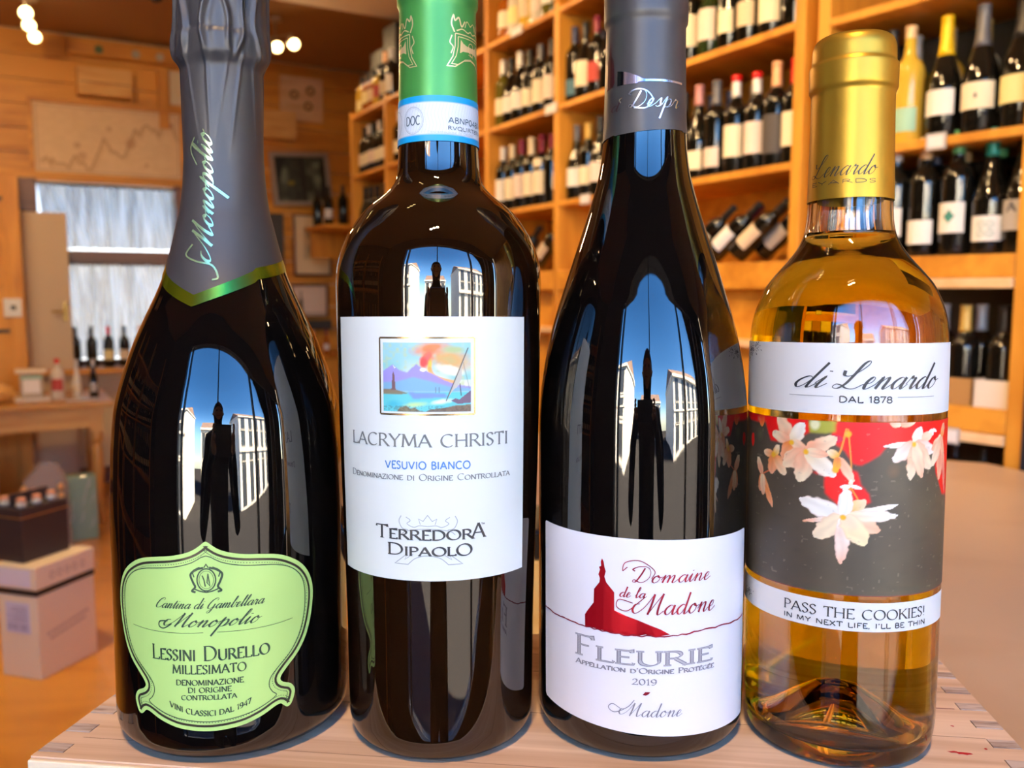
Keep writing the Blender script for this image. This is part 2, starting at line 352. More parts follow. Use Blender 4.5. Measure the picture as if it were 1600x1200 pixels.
class Paint:
    def __init__(s, u0, u1, z0, z1, st, col):
        s.w = int((u1 - u0) / st) + 1; s.h = int((z1 - z0) / st) + 1
        s.U, s.Z = np.meshgrid(np.linspace(u0, u1, s.w), np.linspace(z0, z1, s.h)); s.I = np.ones((s.h, s.w, 3)) * np.array(col); s.st = st
        rs = np.random.RandomState(3); s.n1 = s.noise(rs, 6); s.n2 = s.noise(rs, 22); s.n3 = s.noise(rs, 60)
    def noise(s, rs, k):
        g = rs.rand(k + 2, k + 2); y = np.linspace(0, k, s.h); x = np.linspace(0, k, s.w); yi = y.astype(int); xi = x.astype(int); fy = (y - yi)[:, None]; fx = (x - xi)[None]
        fy = fy * fy * (3 - 2 * fy); fx = fx * fx * (3 - 2 * fx)
        a = g[yi][:, xi]; b = g[yi][:, xi + 1]; c = g[yi + 1][:, xi]; d = g[yi + 1][:, xi + 1]
        return (a * (1 - fx) + b * fx) * (1 - fy) + (c * (1 - fx) + d * fx) * fy
    def mix(s, m, col): m = np.clip(m, 0, 1)[..., None]; s.I = s.I * (1 - m) + np.asarray(col) * m
    def poly(s, pts, col, a=1., soft=0):
        c = np.zeros(s.U.shape, bool); n = len(pts); j = n - 1
        for i in range(n):
            xi, yi = pts[i]; xj, yj = pts[j]
            if yi != yj: c ^= ((yi > s.Z) != (yj > s.Z)) & (s.U < (xj - xi) * (s.Z - yi) / (yj - yi) + xi)
            j = i
        m = c.astype(float)
        for _ in range(soft):
            m = (m + np.roll(m, 1, 0) + np.roll(m, -1, 0) + np.roll(m, 1, 1) + np.roll(m, -1, 1)) / 5
        s.mix(m * a, col)
    def ell(s, u, z, a, b, ang=0, col=(1, 1, 1), core=None, soft=.12, al=1.):
        t = math.radians(ang); du = s.U - u; dz = s.Z - z; x = (du * math.cos(t) + dz * math.sin(t)) / a; y = (-du * math.sin(t) + dz * math.cos(t)) / b
        d = np.sqrt(x * x + y * y) + (s.n2 - .5) * .25; m = np.clip((1 - d) / soft, 0, 1) * al
        c = np.asarray(col, float) * np.ones(s.I.shape)
        if core is not None: k = np.clip(1 - d, 0, 1)[..., None]; c = c * (1 - k) + np.asarray(core) * k
        mm = m[..., None]; s.I = s.I * (1 - mm) + c * mm
    def line(s, pts, w, col, al=1.):
        d = np.full(s.U.shape, 1e9)
        for (x0, y0), (x1, y1) in zip(pts[:-1], pts[1:]):
            L = (x1 - x0) ** 2 + (y1 - y0) ** 2 + 1e-9; t = np.clip(((s.U - x0) * (x1 - x0) + (s.Z - y0) * (y1 - y0)) / L, 0, 1)
            d = np.minimum(d, np.hypot(s.U - x0 - t * (x1 - x0), s.Z - y0 - t * (y1 - y0)))
        s.mix(np.clip((w / 2 - d) / s.st + .5, 0, 1) * al, col)

# ================================================================== THE SETTING
pine = wood('orange_pine', (.72, .32, .035), (.50, .185, .013), (2.2, 14, 14), .5, .1)
pineV = wood('orange_pine_upright', (.72, .32, .035), (.50, .185, .013), (14, 14, 2.2), .5, .1)
pale_pine = wood('pale_pine', (.86, .60, .34), (.70, .42, .19), (2, 14, 14), .5, .1)
cream = pbsdf('cream_paint', (.72, .60, .42), .7, bump=(6, .1, .01))
ceil_m = pbsdf('ceiling_paint', (.42, .25, .13), .8, bump=(4, .1, .01))
ceil_c = pbsdf('ceiling_cream', (.82, .74, .62), .8, bump=(4, .1, .01))
mahog = wood('mahogany', (.16, .05, .03), (.08, .02, .015), (3, 30, 30), .4)
dark_frame = pbsdf('dark_window_frame', (.03, .022, .02), .4)
floor_m = wood('floor_boards', (.78, .37, .05), (.62, .26, .025), (1.5, 6, 6), .34, .05)
tanwall = pbsdf('outer_wall', (.05, .04, .04), .8)

PA, PB = (-2.366, -1.1), (3.787, -1.1)
PC, PD = room(2.75, 7.0)[:2], room(-2.6, 7.0)[:2]
def prism(pts, z0, z1, name, mat, parent=None):
    n = len(pts); v = [(x, y, z0) for x, y in pts] + [(x, y, z1) for x, y in pts]
    f = [tuple(reversed(range(n))), tuple(range(n, 2 * n))] + [(i, (i + 1) % n, n + (i + 1) % n, n + i) for i in range(n)]
    return fixn(mesh_obj(name, v, f, mat, parent))
struct(prism([PA, PB, PC, PD], -.12, 0, 'floor', floor_m))
struct(prism([PA, PB, PC, PD], 3.2, 3.45, 'ceiling', ceil_m))
struct(prism([PA, PB, PC, PD], 3.4505, 7.2, 'wall_added_shade', pbsdf('outer_render', (.5, .45, .38), .8)))  # upper block added above the ceiling to shade the street
def rbox(name, mat, v0, v1, s0, s1, z0, z1, parent=None, c=0):
    o = MB().box(v0, v1, s0, s1, z0, z1, c).obj(name, mat, parent)
    if parent is None: o.rotation_euler = (0, 0, RA)
    return o
def rthing(name, label, cat, v, s, z, group=None, rz=0): return thing(name, label, cat, None, group, room(v, s, z), RA + rz)
# lowered cream ceiling nearer the window
q = [room(-2.6, 5.1)[:2], room(-2.6, 3.7)[:2], room(2.75, 3.7)[:2], room(2.75, 5.1)[:2]]
struct(prism(q, 3.05, 3.2, 'trim_1', ceil_c))
# walls
struct(rbox('wall_right', pineV, 2.75, 2.88, -2.8, 7.1, 0, 3.45))
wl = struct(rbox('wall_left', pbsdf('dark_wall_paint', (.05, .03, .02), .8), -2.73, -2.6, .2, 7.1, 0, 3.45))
WV0, WV1, WZ0, WZ1 = .146, 1.047, .865, 2.167
mb = MB(); mb.box(-2.73, WV0, 7.0, 7.12, 0, 3.45); mb.box(WV1, 2.88, 7.0, 7.12, 0, 3.45); mb.box(WV0, WV1, 7.0, 7.12, WZ1, 3.45); mb.box(WV0, WV1, 7.0, 7.12, 0, WZ0)
wb = mb.obj('wall_back', cream); wb.rotation_euler = (0, 0, RA); struct(wb)
# pine boards nailed over the back wall
z = 2.2; pl = None
k = 0
while z < 3.19:
    h = min(.165, 3.195 - z)
    for a, b in ((-2.55, -.55), (-.545, 1.18 + (k % 2) * .2), (1.185 + (k % 2) * .2, 2.72)):
        o = MB().box(a, b, 6.975, 7.0, z + .003, z + h - .003).obj('plank', pine, wb)
    z += h; k += 1
z = 0.; k = 0
while z < 2.19:
    h = .1833
    for a, b in ((-2.55, -.3), (1.10, 1.62 + (k % 2) * .3), (1.625 + (k % 2) * .3, 2.72)):
        MB().box(a, b, 6.975, 7.0, z + .003, z + h - .003).obj('plank', pine, wb)
    z += h; k += 1
# back window: mahogany frame, rail, panes, curtain
wn = MB(); wn.box(.02, WV0, 6.93, 7.0, WZ0 - .02, 2.19); wn.box(WV1, 1.10, 6.93, 7.0, WZ0 - .02, 2.19); wn.box(WV0, WV1, 6.96, 7.0, 1.595, 1.70)
wn.box(WV0, WV1, 6.95, 7.0, WZ0 - .0, WZ0 + .05)
win = wn.obj('window_1', mahog); win.rotation_euler = (0, 0, RA); struct(win)
gm = bpy.data.materials.new('window_glass'); gm.use_nodes = True; n = gm.node_tree.nodes; n.clear()
out = n.new('ShaderNodeOutputMaterial'); mx = n.new('ShaderNodeMixShader'); tr = n.new('ShaderNodeBsdfTransparent'); gl = n.new('ShaderNodeBsdfGlossy'); gl.inputs['Roughness'].default_value = .01
fr = n.new('ShaderNodeFresnel'); fr.inputs['IOR'].default_value = 1.25
L = gm.node_tree.links; L.new(fr.outputs[0], mx.inputs[0]); L.new(tr.outputs[0], mx.inputs[1]); L.new(gl.outputs[0], mx.inputs[2]); L.new(mx.outputs[0], out.inputs[0])
MB().box(WV0, WV1, 7.04, 7.045, WZ0 + .05, 1.595).obj('pane', gm, win); MB().box(WV0, WV1, 7.04, 7.045, 1.70, WZ1).obj('pane', gm, win)
rb = rbox('trim_2', pine, -.02, 1.16, 6.93, 7.0, 2.175, 2.215); struct(rb)
cur = bpy.data.materials.new('sheer_curtain'); cur.use_nodes = True; n = cur.node_tree.nodes; n.clear(); L = cur.node_tree.links
out = n.new('ShaderNodeOutputMaterial'); m1 = n.new('ShaderNodeMixShader'); m2 = n.new('ShaderNodeMixShader'); tl = n.new('ShaderNodeBsdfTranslucent'); df = n.new('ShaderNodeBsdfDiffuse'); tr = n.new('ShaderNodeBsdfTransparent')
tl.inputs[0].default_value = (.27, .28, .30, 1); df.inputs[0].default_value = (.26, .22, .19, 1); m1.inputs[0].default_value = .35; m2.inputs[0].default_value = .16
tc_ = n.new('ShaderNodeTexCoord'); mp_ = n.new('ShaderNodeMapping'); mp_.inputs['Scale'].default_value = (13, 1, 1.1); mp_.inputs['Rotation'].default_value = (0, .07, 0); ns_ = n.new('ShaderNodeTexNoise'); ns_.inputs['Scale'].default_value = 1.6; ns_.inputs['Detail'].default_value = 4
rp_ = n.new('ShaderNodeValToRGB'); rp_.color_ramp.elements[0].position = .40; rp_.color_ramp.elements[0].color = (.075, .055, .045, 1); rp_.color_ramp.elements[1].position = .56; rp_.color_ramp.elements[1].color = (.36, .38, .40, 1)
L.new(tc_.outputs['Object'], mp_.inputs['Vector']); L.new(mp_.outputs[0], ns_.inputs['Vector']); L.new(ns_.outputs[0], rp_.inputs['Fac']); L.new(rp_.outputs[0], tl.inputs[0])
L.new(tl.outputs[0], m1.inputs[1]); L.new(df.outputs[0], m1.inputs[2]); L.new(m1.outputs[0], m2.inputs[1]); L.new(tr.outputs[0], m2.inputs[2]); L.new(m2.outputs[0], out.inputs[0])
def curtain(v0, v1, z0, z1, ph, label):
    t = rthing('window_curtain', label, 'curtain', v0, 6.9, z0, 'curtains of the back window')
    V = []; F = []; nu, nz = 150, 24
    for j in range(nz + 1):
        q = j / nz
        for i in range(nu + 1):
            a = i / nu; lean = (1 - q) * .10 * math.sin(a * 7 + ph); d = .034 * math.sin(a * 52 + ph + 1.5 * math.sin(q * 2 + a * 9)) + .02 * math.sin(a * 97 + ph * 2 + q * 2)
            V.append(((v1 - v0) * a + lean * .5 + (1 - q) * .03, d * (1.2 - .4 * q), (z1 - z0) * q))
    for j in range(nz):
        for i in range(nu): k = j * (nu + 1) + i; F.append((k, k + 1, k + nu + 2, k + nu + 1))
    mesh_obj('sheer_fabric', V, F, cur, t, True)
    r = MB().tube([(-.02, 0, z1 - z0), (v1 - v0 + .02, 0, z1 - z0)], .006).obj('curtain_wire', dark_frame, t)
curtain(.15, 1.03, 1.71, 2.150, .3, 'sheer pleated curtain over the upper panes of the back window')
curtain(.20, 1.03, .93, 1.60, 1.9, 'sheer pleated curtain over the lower panes behind the small bottles')
# door leaf standing in front of the window
dr = rbox('door_1', pbsdf('door_paint', (.62, .48, .33), .65, bump=(9, .08, .01)), .035, .315, 6.78, 6.82, .01, 1.945, c=.006); struct(dr)
hb = MB(); hb.box(.262, .292, 6.772, 6.78, 1.20, 1.33, .003); hb.tube([(.277, 6.775, 1.27), (.277, 6.735, 1.27), (.19, 6.73, 1.268)], .008)
hb.obj('door_handle', pbsdf('old_brass', (.35, .22, .07), .35, 1), dr)
# baseboard and sill
sill = rbox('trim_3', pine, .10, 1.12, 6.72, 7.0, .83, .865); struct(sill)
struct(rbox('baseboard_back', mahog, -2.5, 2.2, 6.955, 6.975, 0, .12))

# storefront behind the camera: dark posts and clear panes
wf = MB(); wf.box(-2.6, -1.12, -1.22, -1.1, 0, 3.45); wf.box(-1.12, 3.95, -1.22, -1.1, 2.75, 3.45); wf.box(-1.12, 3.95, -1.22, -1.1, 0, .42)
o = wf.obj('wall_front', tanwall); struct(o)
w2 = MB()
for x0, x1 in ((-1.12, -1.05), (-.93, -.905), (.03, .055), (1.20, 1.225), (2.18, 2.38), (2.55, 2.58), (3.2, 3.3), (3.7, 3.95)): w2.box(x0, x1, -1.2, -1.1, .42, 2.75)
w2.box(-1.12, 3.95, -1.2, -1.1, .42, .48); w2.box(-1.12, 3.95, -1.2, -1.1, 2.69, 2.75)
wf2 = w2.obj('window_2', dark_frame); struct(wf2)
for x0, x1 in ((-1.05, -.93), (-.905, .03), (.055, 1.20), (1.225, 2.18), (2.38, 2.55), (2.58, 3.2)): MB().box(x0, x1, -1.155, -1.15, .48, 2.69).obj('pane', gm, wf2)

# street and white buildings across it
struct(MB().box(-40, 40, -45, 40, -.30, -.13).obj('ground', pbsdf('asphalt', (.03, .03, .034), .9, spec=0)))
st_w = pbsdf('white_stucco', (.86, .83, .76), .85, bump=(2, .2, .02)); st_d = pbsdf('window_dark', (.05, .06, .08), .1); st_r = pbsdf('slate_roof', (.16, .11, .1), .8)
def building(x0, x1, y, h, label, cols, rows, wid=.9, gable=False):
    t = thing('white_building', label, 'building', loc=((x0 + x1) / 2, y, -.13)); hw = (x1 - x0) / 2
    b = MB().box(-hw, hw, -6, 0, 0, h); b.box(-hw - .15, hw + .15, -6, .18, h, h + .22); b.box(-hw, hw, 0, .07, h * .5 - .07, h * .5 + .07); b.obj('facade', st_w, t)
    MB().add([(-hw, .1, h + .2), (hw, .1, h + .2), (hw, -6, h + .2), (-hw, -6, h + .2), (-hw, -3, h + 1.5), (hw, -3, h + 1.5)], [(0, 1, 5, 4), (2, 3, 4, 5), (1, 2, 5), (3, 0, 4), (3, 2, 1, 0)]).obj('roof', st_r, t)
    for r in range(rows):
        for c in range(cols):
            cx = -hw + (c + .5) * (x1 - x0) / cols; cz = h * (r + .5) / rows
            w = MB(); w.box(cx - wid / 2 - .08, cx + wid / 2 + .08, 0, .05, cz - .75, cz - .66); w.box(cx - wid / 2 - .08, cx + wid / 2 + .08, 0, .05, cz + .66, cz + .78)
            f = w.obj('window', st_w, t); MB().box(cx - wid / 2, cx + wid / 2, -.02, .02, cz - .66, cz + .66).obj('pane', st_d, f)
building(-17, -4.6, -9.0, 4.9, 'long white town house across the street, left side', 7, 3)
building(-3.2, 3.4, -17.0, 3.6, 'low white house far down the square behind the street', 4, 2)
building(5.2, 15, -10.5, 4.4, 'white corner house with slate roof across the street, right side', 5, 3)
building(-28, -18.5, -7.0, 6.0, 'tall white end house at the left end of the street', 4, 3)

cw_ = rthing('added_dimming_wall', 'added pale wall behind the back window, toning down daylight on its curtains', 'wall', .6, 10.5, -.13)  # added outside to cut the daylight reaching the curtains
MB().box(-4, 4, 0, .3, 0, 3.6).obj('wall_body', st_w, cw_); MB().box(-4.05, 4.05, -.05, .35, 3.6, 3.7).obj('coping', st_r, cw_)
# ------------------------------------------------------------------ lamps of the shop: two visible clusters, plus added rails out of view
lamp_body = pbsdf('lamp_metal', (.55, .5, .45), .35, .8)
bulb_m = pbsdf('warm_bulb', (1, .8, .5), .4, emis=((1, .70, .26), 14))
WARM = (1.0, .64, .30)
def spot_track(v, s, z, dirs, label, power, ang=105, half=.1, rz=0, drop=.05):
    t = rthing('spotlight_rail', label, 'lamp', v, s, z, 'ceiling spotlight rails', rz)
    b = MB(); b.lathe([(-.015, .045), (0, .05)], 16); b.tube([(0, 0, 0), (0, 0, -drop)], .008); n = len(dirs)
    b.tube([(-half - .01, 0, -drop), (half + .01, 0, -drop)], .008); b.obj('rail', lamp_body, t)
    for i, d in enumerate(dirs):
        x = -half + 2 * half * i / max(1, n - 1); d = (Matrix.Rotation(-rz, 3, 'Z') @ Vector(d)).normalized(); p = Vector((x, 0, -drop - .05))
        rot = d.to_track_quat('-Z', 'Y').to_matrix().to_4x4(); M = Matrix.Translation(p) @ rot
        h = MB().lathe([(.035, .012), (.03, .028), (0, .034), (-.045, .040), (-.045, .036), (-.01, .03)], 18, cap=False)
        h.tube([(0, 0, .03), (0, 0, .06)], .006); ho = autosm(h.obj('lamp_head', lamp_body, t)); ho.matrix_local = M
        bo = MB().lathe([(-.01, .004), (-.014, .026), (-.03, .034), (-.044, .030), (-.052, .012)], 16).obj('bulb', bulb_m, ho, True)
        l = bpy.data.lights.new('lamp_light', 'SPOT'); l.energy = power; l.color = WARM; l.spot_size = math.radians(ang); l.spot_blend = .6; l.shadow_soft_size = .035
        lo = bpy.data.objects.new('lamp_light', l); COL.objects.link(lo); lo.parent = ho; lo.location = (0, 0, -.058)
PW = 30
R_ = (1, .1, -.75)
spot_track(.145, 6.25, 3.19, [(.1, -.9, -.45), (-.1, -.9, -.5), (.1, -.9, -.5)], 'cluster of three lit spotlights above the framed map', PW * .5, half=.26, rz=math.radians(84), drop=.10)
spot_track(1.56, 5.90, 3.19, [(-.2, -.9, -.5), (.0, -.9, -.5), (.1, -.9, -.5)], 'cluster of lit spotlights beside the tall grey foil neck', PW * .5, half=.14, rz=math.radians(-58), drop=.12)
spot_track(.75, 3.9, 3.04, [(1, .35, -.7), (1, -.1, -.6), (1, -.4, -.8)], 'added out-of-view spotlight rail brightening the far shelf bays', PW)  # added above the view, lights far bays the visible clusters miss
spot_track(.75, 2.5, 3.19, [(1, .35, -.7), (1, 0, -.6), (1, -.4, -.8)], 'added out-of-view spotlight rail brightening the middle shelf bay', PW)  # added above the view to light the middle bay
spot_track(.35, 1.3, 3.19, [(1, .3, -.6), (1, .1, -.9), (.9, .9, -.5)], 'added out-of-view spotlight rail nearest the shop window', PW * .6)  # extra rail added out of frame for light near the window
spot_track(-1.0, 3.2, 3.19, [(.2, 1, -.8), (0, 1, -.5), (-.4, 1, -.9)], 'added out-of-view spotlight rail brightening the back wall', PW * .8)  # unseen rail put in to light the back wall
spot_track(-.2, 4.6, 3.04, [(.2, 1, -.55), (0, 1, -.4), (-.4, 1, -.9)], 'added out-of-view spotlight rail over the wooden table', PW * .8)  # unseen rail put in for more warm light at the table end
spot_track(-.33, -.39, 3.19, [(.50, .68, -1.7), (.42, .72, -1.7), (.62, .66, -1.7)], 'added out-of-view spotlight rail warming the window display', PW * 1.25, 50)  # added warm fill on the bottles, offsets the blue skylight
spot_track(-.35, .75, 3.19, [(2.3, .8, -1.35), (2.3, .55, -1.5), (2.2, 1.1, -1.3)], 'added out-of-view spotlight rail brightening the right shelf unit', PW * 2.6, 55)  # added to brighten the capsules on the right-hand ledge row
spot_track(-.45, 3.0, 3.19, [(.1, .5, -3), (.2, -.3, -3), (.3, .2, -2.6)], 'added out-of-view spotlight rail brightening the floor by the cartons', PW * 2.0, 70)  # added so that floor and carton get more light
# dome security camera
t = rthing('security_camera', 'small white dome security camera on the ceiling left of the grey capsule', 'camera', .775, 5.5, 3.12)
MB().lathe([(.08, .05), (.0, .06), (-.02, .055)], 20).obj('mount', pbsdf('white_plastic', (.8, .8, .78), .4), t)
MB().lathe([(-.02, .045), (-.045, .038), (-.06, .022), (-.065, .003)], 20).obj('dome', pbsdf('black_gloss', (.01, .01, .01), .08), t, True)

# ================================================================== SHELVING AND ITS BOTTLES
def shelf_unit(frame, ang, v0, dep, posts, rows, label, ledge=True, back=pine, name='wine_shelf', top=3.0, base=1.41):
    p0, p1 = posts[0], posts[-1]
    t = thing(name, label, 'shelf', None, None, frame(v0, p0, 0), ang)
    for p in posts: MB().box(0, dep, p - p0 - .018, p - p0 + .018, 0, top, .002).obj('upright', pineV, t)
    for a, b in zip(posts[:-1], posts[1:]):
        for z in rows:
            if isinstance(z, tuple):
                if not (z[1] <= a - 1e-6 + .001 and b <= z[2] + .001): continue
                z = z[0]
            MB().box(0, dep, a - p0 + .019, b - p0 - .019, z - .022, z, .002).obj('shelf_board', pine, t)
        MB().box(dep - .008, dep, a - p0 + .019, b - p0 - .019, base, top - .02).obj('back_panel', back, t)
    return t
MAIN = [1.765, 3.02, 3.62, 4.89, 5.49]
su = shelf_unit(room, RA, 1.92, .33, MAIN, [1.768, 2.15, (2.525, 1.7, 5.6), (2.9, 1.7, 3.7)], 'long orange pine wall shelving full of wine bottles', top=2.55)
for a, b in zip(MAIN[:2], MAIN[1:3]):
    for p in (a, b): MB().box(0, .33, p - 1.765 - .018, p - 1.765 + .018, 2.55, 3.0, .002).obj('upright', pineV, su)
    MB().box(.322, .33, a - 1.765 + .019, b - 1.765 - .019, 2.53, 3.0).obj('back_panel', pine, su)
for a, b in zip(MAIN[:-1], MAIN[1:]):
    MB().box(0, .322, a - 1.765 + .019, b - 1.765 - .019, 1.41, 1.49, .003).obj('ledge', pine, su)
    MB().box(.05, .32, a - 1.765 + .019, b - 1.765 - .019, .02, 1.408).obj('cupboard_front', pine, su)
    MB().box(.0, .05, a - 1.765 + .019, b - 1.765 - .019, 1.235, 1.255).obj('lower_rail', pale_pine, su)
dark_back = pbsdf('dark_back_panel', (.03, .025, .022), .7)
U = [.885, 1.425]
su2 = shelf_unit(unit, UA, 2.128, .33, U, [1.777, 2.13, 2.50], 'pale framed shelf unit at the right with two rows of white wines', back=dark_back, base=.0, top=3.0)
MB().box(0, .322, .019, .521, 1.435, 1.49, .002).obj('ledge', pine, su2)
MB().box(-.012, .02, .019, .521, 1.41, 1.434, .002).obj('front_rail', pale_pine, su2)
MB().box(0, .02, .019, .521, 1.066, 1.125, .002).obj('bin_front', pine, su2); MB().box(0.021, .322, .019, .521, 1.066, 1.085, .002).obj('shelf_board', pine, su2)
MB().box(-.008, .3, .019, .521, 1.04, 1.064, .002).obj('front_rail', pale_pine, su2); MB().box(0.0, .322, .019, .521, .87, .90, .002).obj('shelf_board', pine, su2)
tg = MB().box(-.01, .32, -.40, -.022, 0, 3.0).obj('cupboard', pbsdf('navy_paint', (.012, .016, .028), .5)); tag(tg, 'tall dark navy cupboard at the right edge beside the shelf unit', 'cupboard'); place(tg, unit(2.128, .885, 0), UA)

gl_dark = pbsdf('dark_bottle_glass', (.006, .006, .005), .06, ior=1.55)
gl_green = pbsdf('green_bottle_glass', (.02, .035, .01), .06, ior=1.55)
gl_olive = pbsdf('olive_bottle_glass', (.12, .10, .015), .08, ior=1.5)
gl_gold = pbsdf('golden_bottle_glass', (.65, .42, .05), .07, ior=1.5)
gl_clear = pbsdf('clear_bottle_glass', (.7, .65, .55), .07, ior=1.5)
gl_amber = pbsdf('amber_bottle_glass', (.35, .10, .01), .07, ior=1.5)
CAPC = dict(black=(.012, .012, .014), grey=(.13, .13, .15), cream=(.80, .68, .48), white=(.82, .80, .76), red=(.75, .01, .01), wine=(.20, .01, .04), pink=(.55, .25, .25),
            peach=(.9, .48, .26), yellow=(.95, .60, .01), navy=(.04, .05, .12), green=(.10, .36, .16), teal=(.01, .22, .18), gold=(.65, .42, .1), beige=(.82, .58, .32), silver=(.6, .62, .66), blue=(.1, .18, .4))
LABC = dict(cream=(.86, .76, .56), white=(.85, .82, .78), pink=(.80, .66, .58), grey=(.45, .42, .40), dark=(.07, .06, .06), yellow=(.85, .75, .35), red=(.5, .06, .05), blue=(.08, .2, .28), beige=(.72, .58, .40), purple=(.25, .2, .35), green=(.35, .6, .45))
def cm(c): return pbsdf('capsule_' + c, CAPC[c], .35, .15)
def lm(c): return pbsdf('label_' + c, LABC[c], .65)
SHAPE = {'bordeaux': [(0, 30), (1, 35), (6, 37.3), (185, 37.3), (200, 35), (212, 28), (222, 19), (232, 15.5), (245, 14.5), (290, 14.2), (300, 14.2)],
         'burgundy': [(0, 33), (1, 38), (7, 41), (125, 41), (145, 38.5), (165, 33.5), (190, 25), (210, 19.5), (230, 16.2), (250, 14.8), (300, 14.4)],
         'flute': [(0, 32), (1, 36), (6, 38), (110, 38), (150, 33), (190, 25), (230, 18), (265, 14.5), (330, 14.2)],
         'whisky': [(0, 34), (1, 39), (6, 41), (150, 41), (170, 38), (183, 26), (192, 16), (215, 14), (250, 14)]}
SF = {k: Surf(v) for k, v in SHAPE.items()}
_cache = {}
def part_mesh(shape, kind, mat, lab=None):
    key = (shape, kind, mat.name, lab)
    if key in _cache: return _cache[key]
    S_ = SF[shape]; H = SHAPE[shape][-1][0]
    if kind == 'bottle_glass':
        zs = sorted(set([p[0] for p in SHAPE[shape]] + list(range(120, int(H), 10)))); o = MB().lathe([(z / 1000, S_.r(z) / 1000) for z in zs], 24).obj('tmp', mat, None, True)
    elif kind == 'capsule':
        z0 = H - 62 if lab is None else H - lab; zs = list(np.linspace(z0, H - 8, 7)); pr = [(z / 1000, (S_.r(z) + .5) / 1000) for z in zs] + [((H - 7) / 1000, .0157), ((H + 1) / 1000, .0155), ((H + 2.5) / 1000, .013)]
        o = MB().lathe(pr, 20).obj('tmp', mat, None, True)
    else:
        u, z0, z1 = lab; nu, nz = 14, 6; V = []; F = []
        for j in range(nz + 1):
            for i in range(nu + 1): V.append(S_(-u + 2 * u * i / nu, z0 + (z1 - z0) * j / nz, .4))
        for j in range(nz):
            for i in range(nu): k = j * (nu + 1) + i; F.append((k, k + 1, k + nu + 2, k + nu + 1))
        o = mesh_obj('tmp', V, F, mat, None, True)
    me = o.data; bpy.data.objects.remove(o); me.name = kind; _cache[key] = me; return me
LABS = dict(tall=(36, 52, 150), mid=(36, 55, 128), low=(36, 32, 92), wide=(44, 58, 120), big=(46, 40, 150), none=None, neck=(24, 165, 200))
def bottle(loc, rz, shape, glass, cap, lab, labc, label, group, caph=None, mat=None, cat='bottle', k=1., lab2=None):
    t = thing('wine_bottle', label, cat, mat, group, loc, rz)
    if k != 1: t.scale = (k, k, k)
    g = share('bottle_glass', part_mesh(shape, 'bottle_glass', glass), t)
    if cap: share('capsule', part_mesh(shape, 'capsule', cm(cap), caph), t)
    if lab != 'none': share('paper_label', part_mesh(shape, 'paper_label', lm(labc), LABS[lab]), t)
    if lab2: share('paper_label', part_mesh(shape, 'paper_label', lm(lab2[1]), LABS[lab2[0]]), t)
    return t
ORD = ['first', 'second', 'third', 'fourth', 'fifth', 'sixth', 'seventh', 'eighth', 'ninth', 'tenth', 'eleventh', 'twelfth']
rnd = random.Random(11)
def row(frame, ang, items, v, z, where, group, face=14, start='left'):
    """items from the left end: (s, shape, glass, cap, label size, label colour[, cap height, extra label])"""
    for i, it in enumerate(items):
        s, shape, glass, cap, lab, labc = it[:6]; caph = it[6] if len(it) > 6 else None; l2 = it[7] if len(it) > 7 else None
        cw = {'wine': 'wine red', 'silver': 'silver'}.get(cap, cap)
        txt = '%s bottle, %s, %s capsule' % (ORD[i], where, cw)
        bottle(frame(v, s, z + .0005), ang - PI / 2 + math.radians(face + rnd.uniform(-9, 9)), shape, glass, cap, lab, labc, txt, group, caph, k=rnd.uniform(.97, 1.02), lab2=l2)
def backrow(frame, ang, ss, v, z, where, group):
    for i, s in enumerate(ss):
        sh = rnd.choice(['bordeaux', 'bordeaux', 'burgundy']); c = rnd.choice(['black', 'grey', 'black', 'wine', 'navy'])
        bottle(frame(v, s, z + .0005), ang - PI / 2 + rnd.uniform(-.3, .5), sh, gl_dark, c, 'none', 'cream', '%s rear bottle, %s, %s capsule' % (ORD[i], where, c), group, k=rnd.uniform(.95, 1.))
B_, G_, F_ = 'bordeaux', 'burgundy', 'flute'
D = gl_dark
# middle bay, upper row (z 2.15)
V1 = 1.985
row(room, RA, [(2.985, B_, D, 'navy', 'low', 'blue'), (2.91, G_, D, 'black', 'tall', 'cream'), (2.83, B_, D, 'wine', 'mid', 'red'), (2.75, G_, D, 'black', 'none', 'cream'), (2.655, B_, D, 'black', 'mid', 'cream'), (2.565, B_, D, 'cream', 'mid', 'white'), (2.475, B_, D, 'wine', 'mid', 'cream'), (2.385, B_, D, 'black', 'mid', 'grey')], V1, 2.15, 'upper row of the middle bay', 'bottles in the upper row of the middle bay')
row(room, RA, [(2.292, B_, D, 'black', 'tall', 'cream'), (2.199, G_, gl_green, 'black', 'tall', 'pink'), (2.112, B_, D, 'black', 'mid', 'cream'), (2.028, B_, D, 'gold', 'mid', 'beige', None, ('neck', 'purple')), (1.932, G_, D, 'black', 'big', 'cream'), (1.845, B_, D, 'silver', 'none', 'cream')], V1, 2.15, 'upper row beside the right post of the middle bay', 'bottles in the upper row of the middle bay')
backrow(room, RA, [2.94, 2.86, 2.77, 2.68, 2.6, 2.3, 2.2, 2.1, 2.0], 2.09, 2.15, 'upper row of the middle bay', 'rear bottles of the middle bay, upper row')
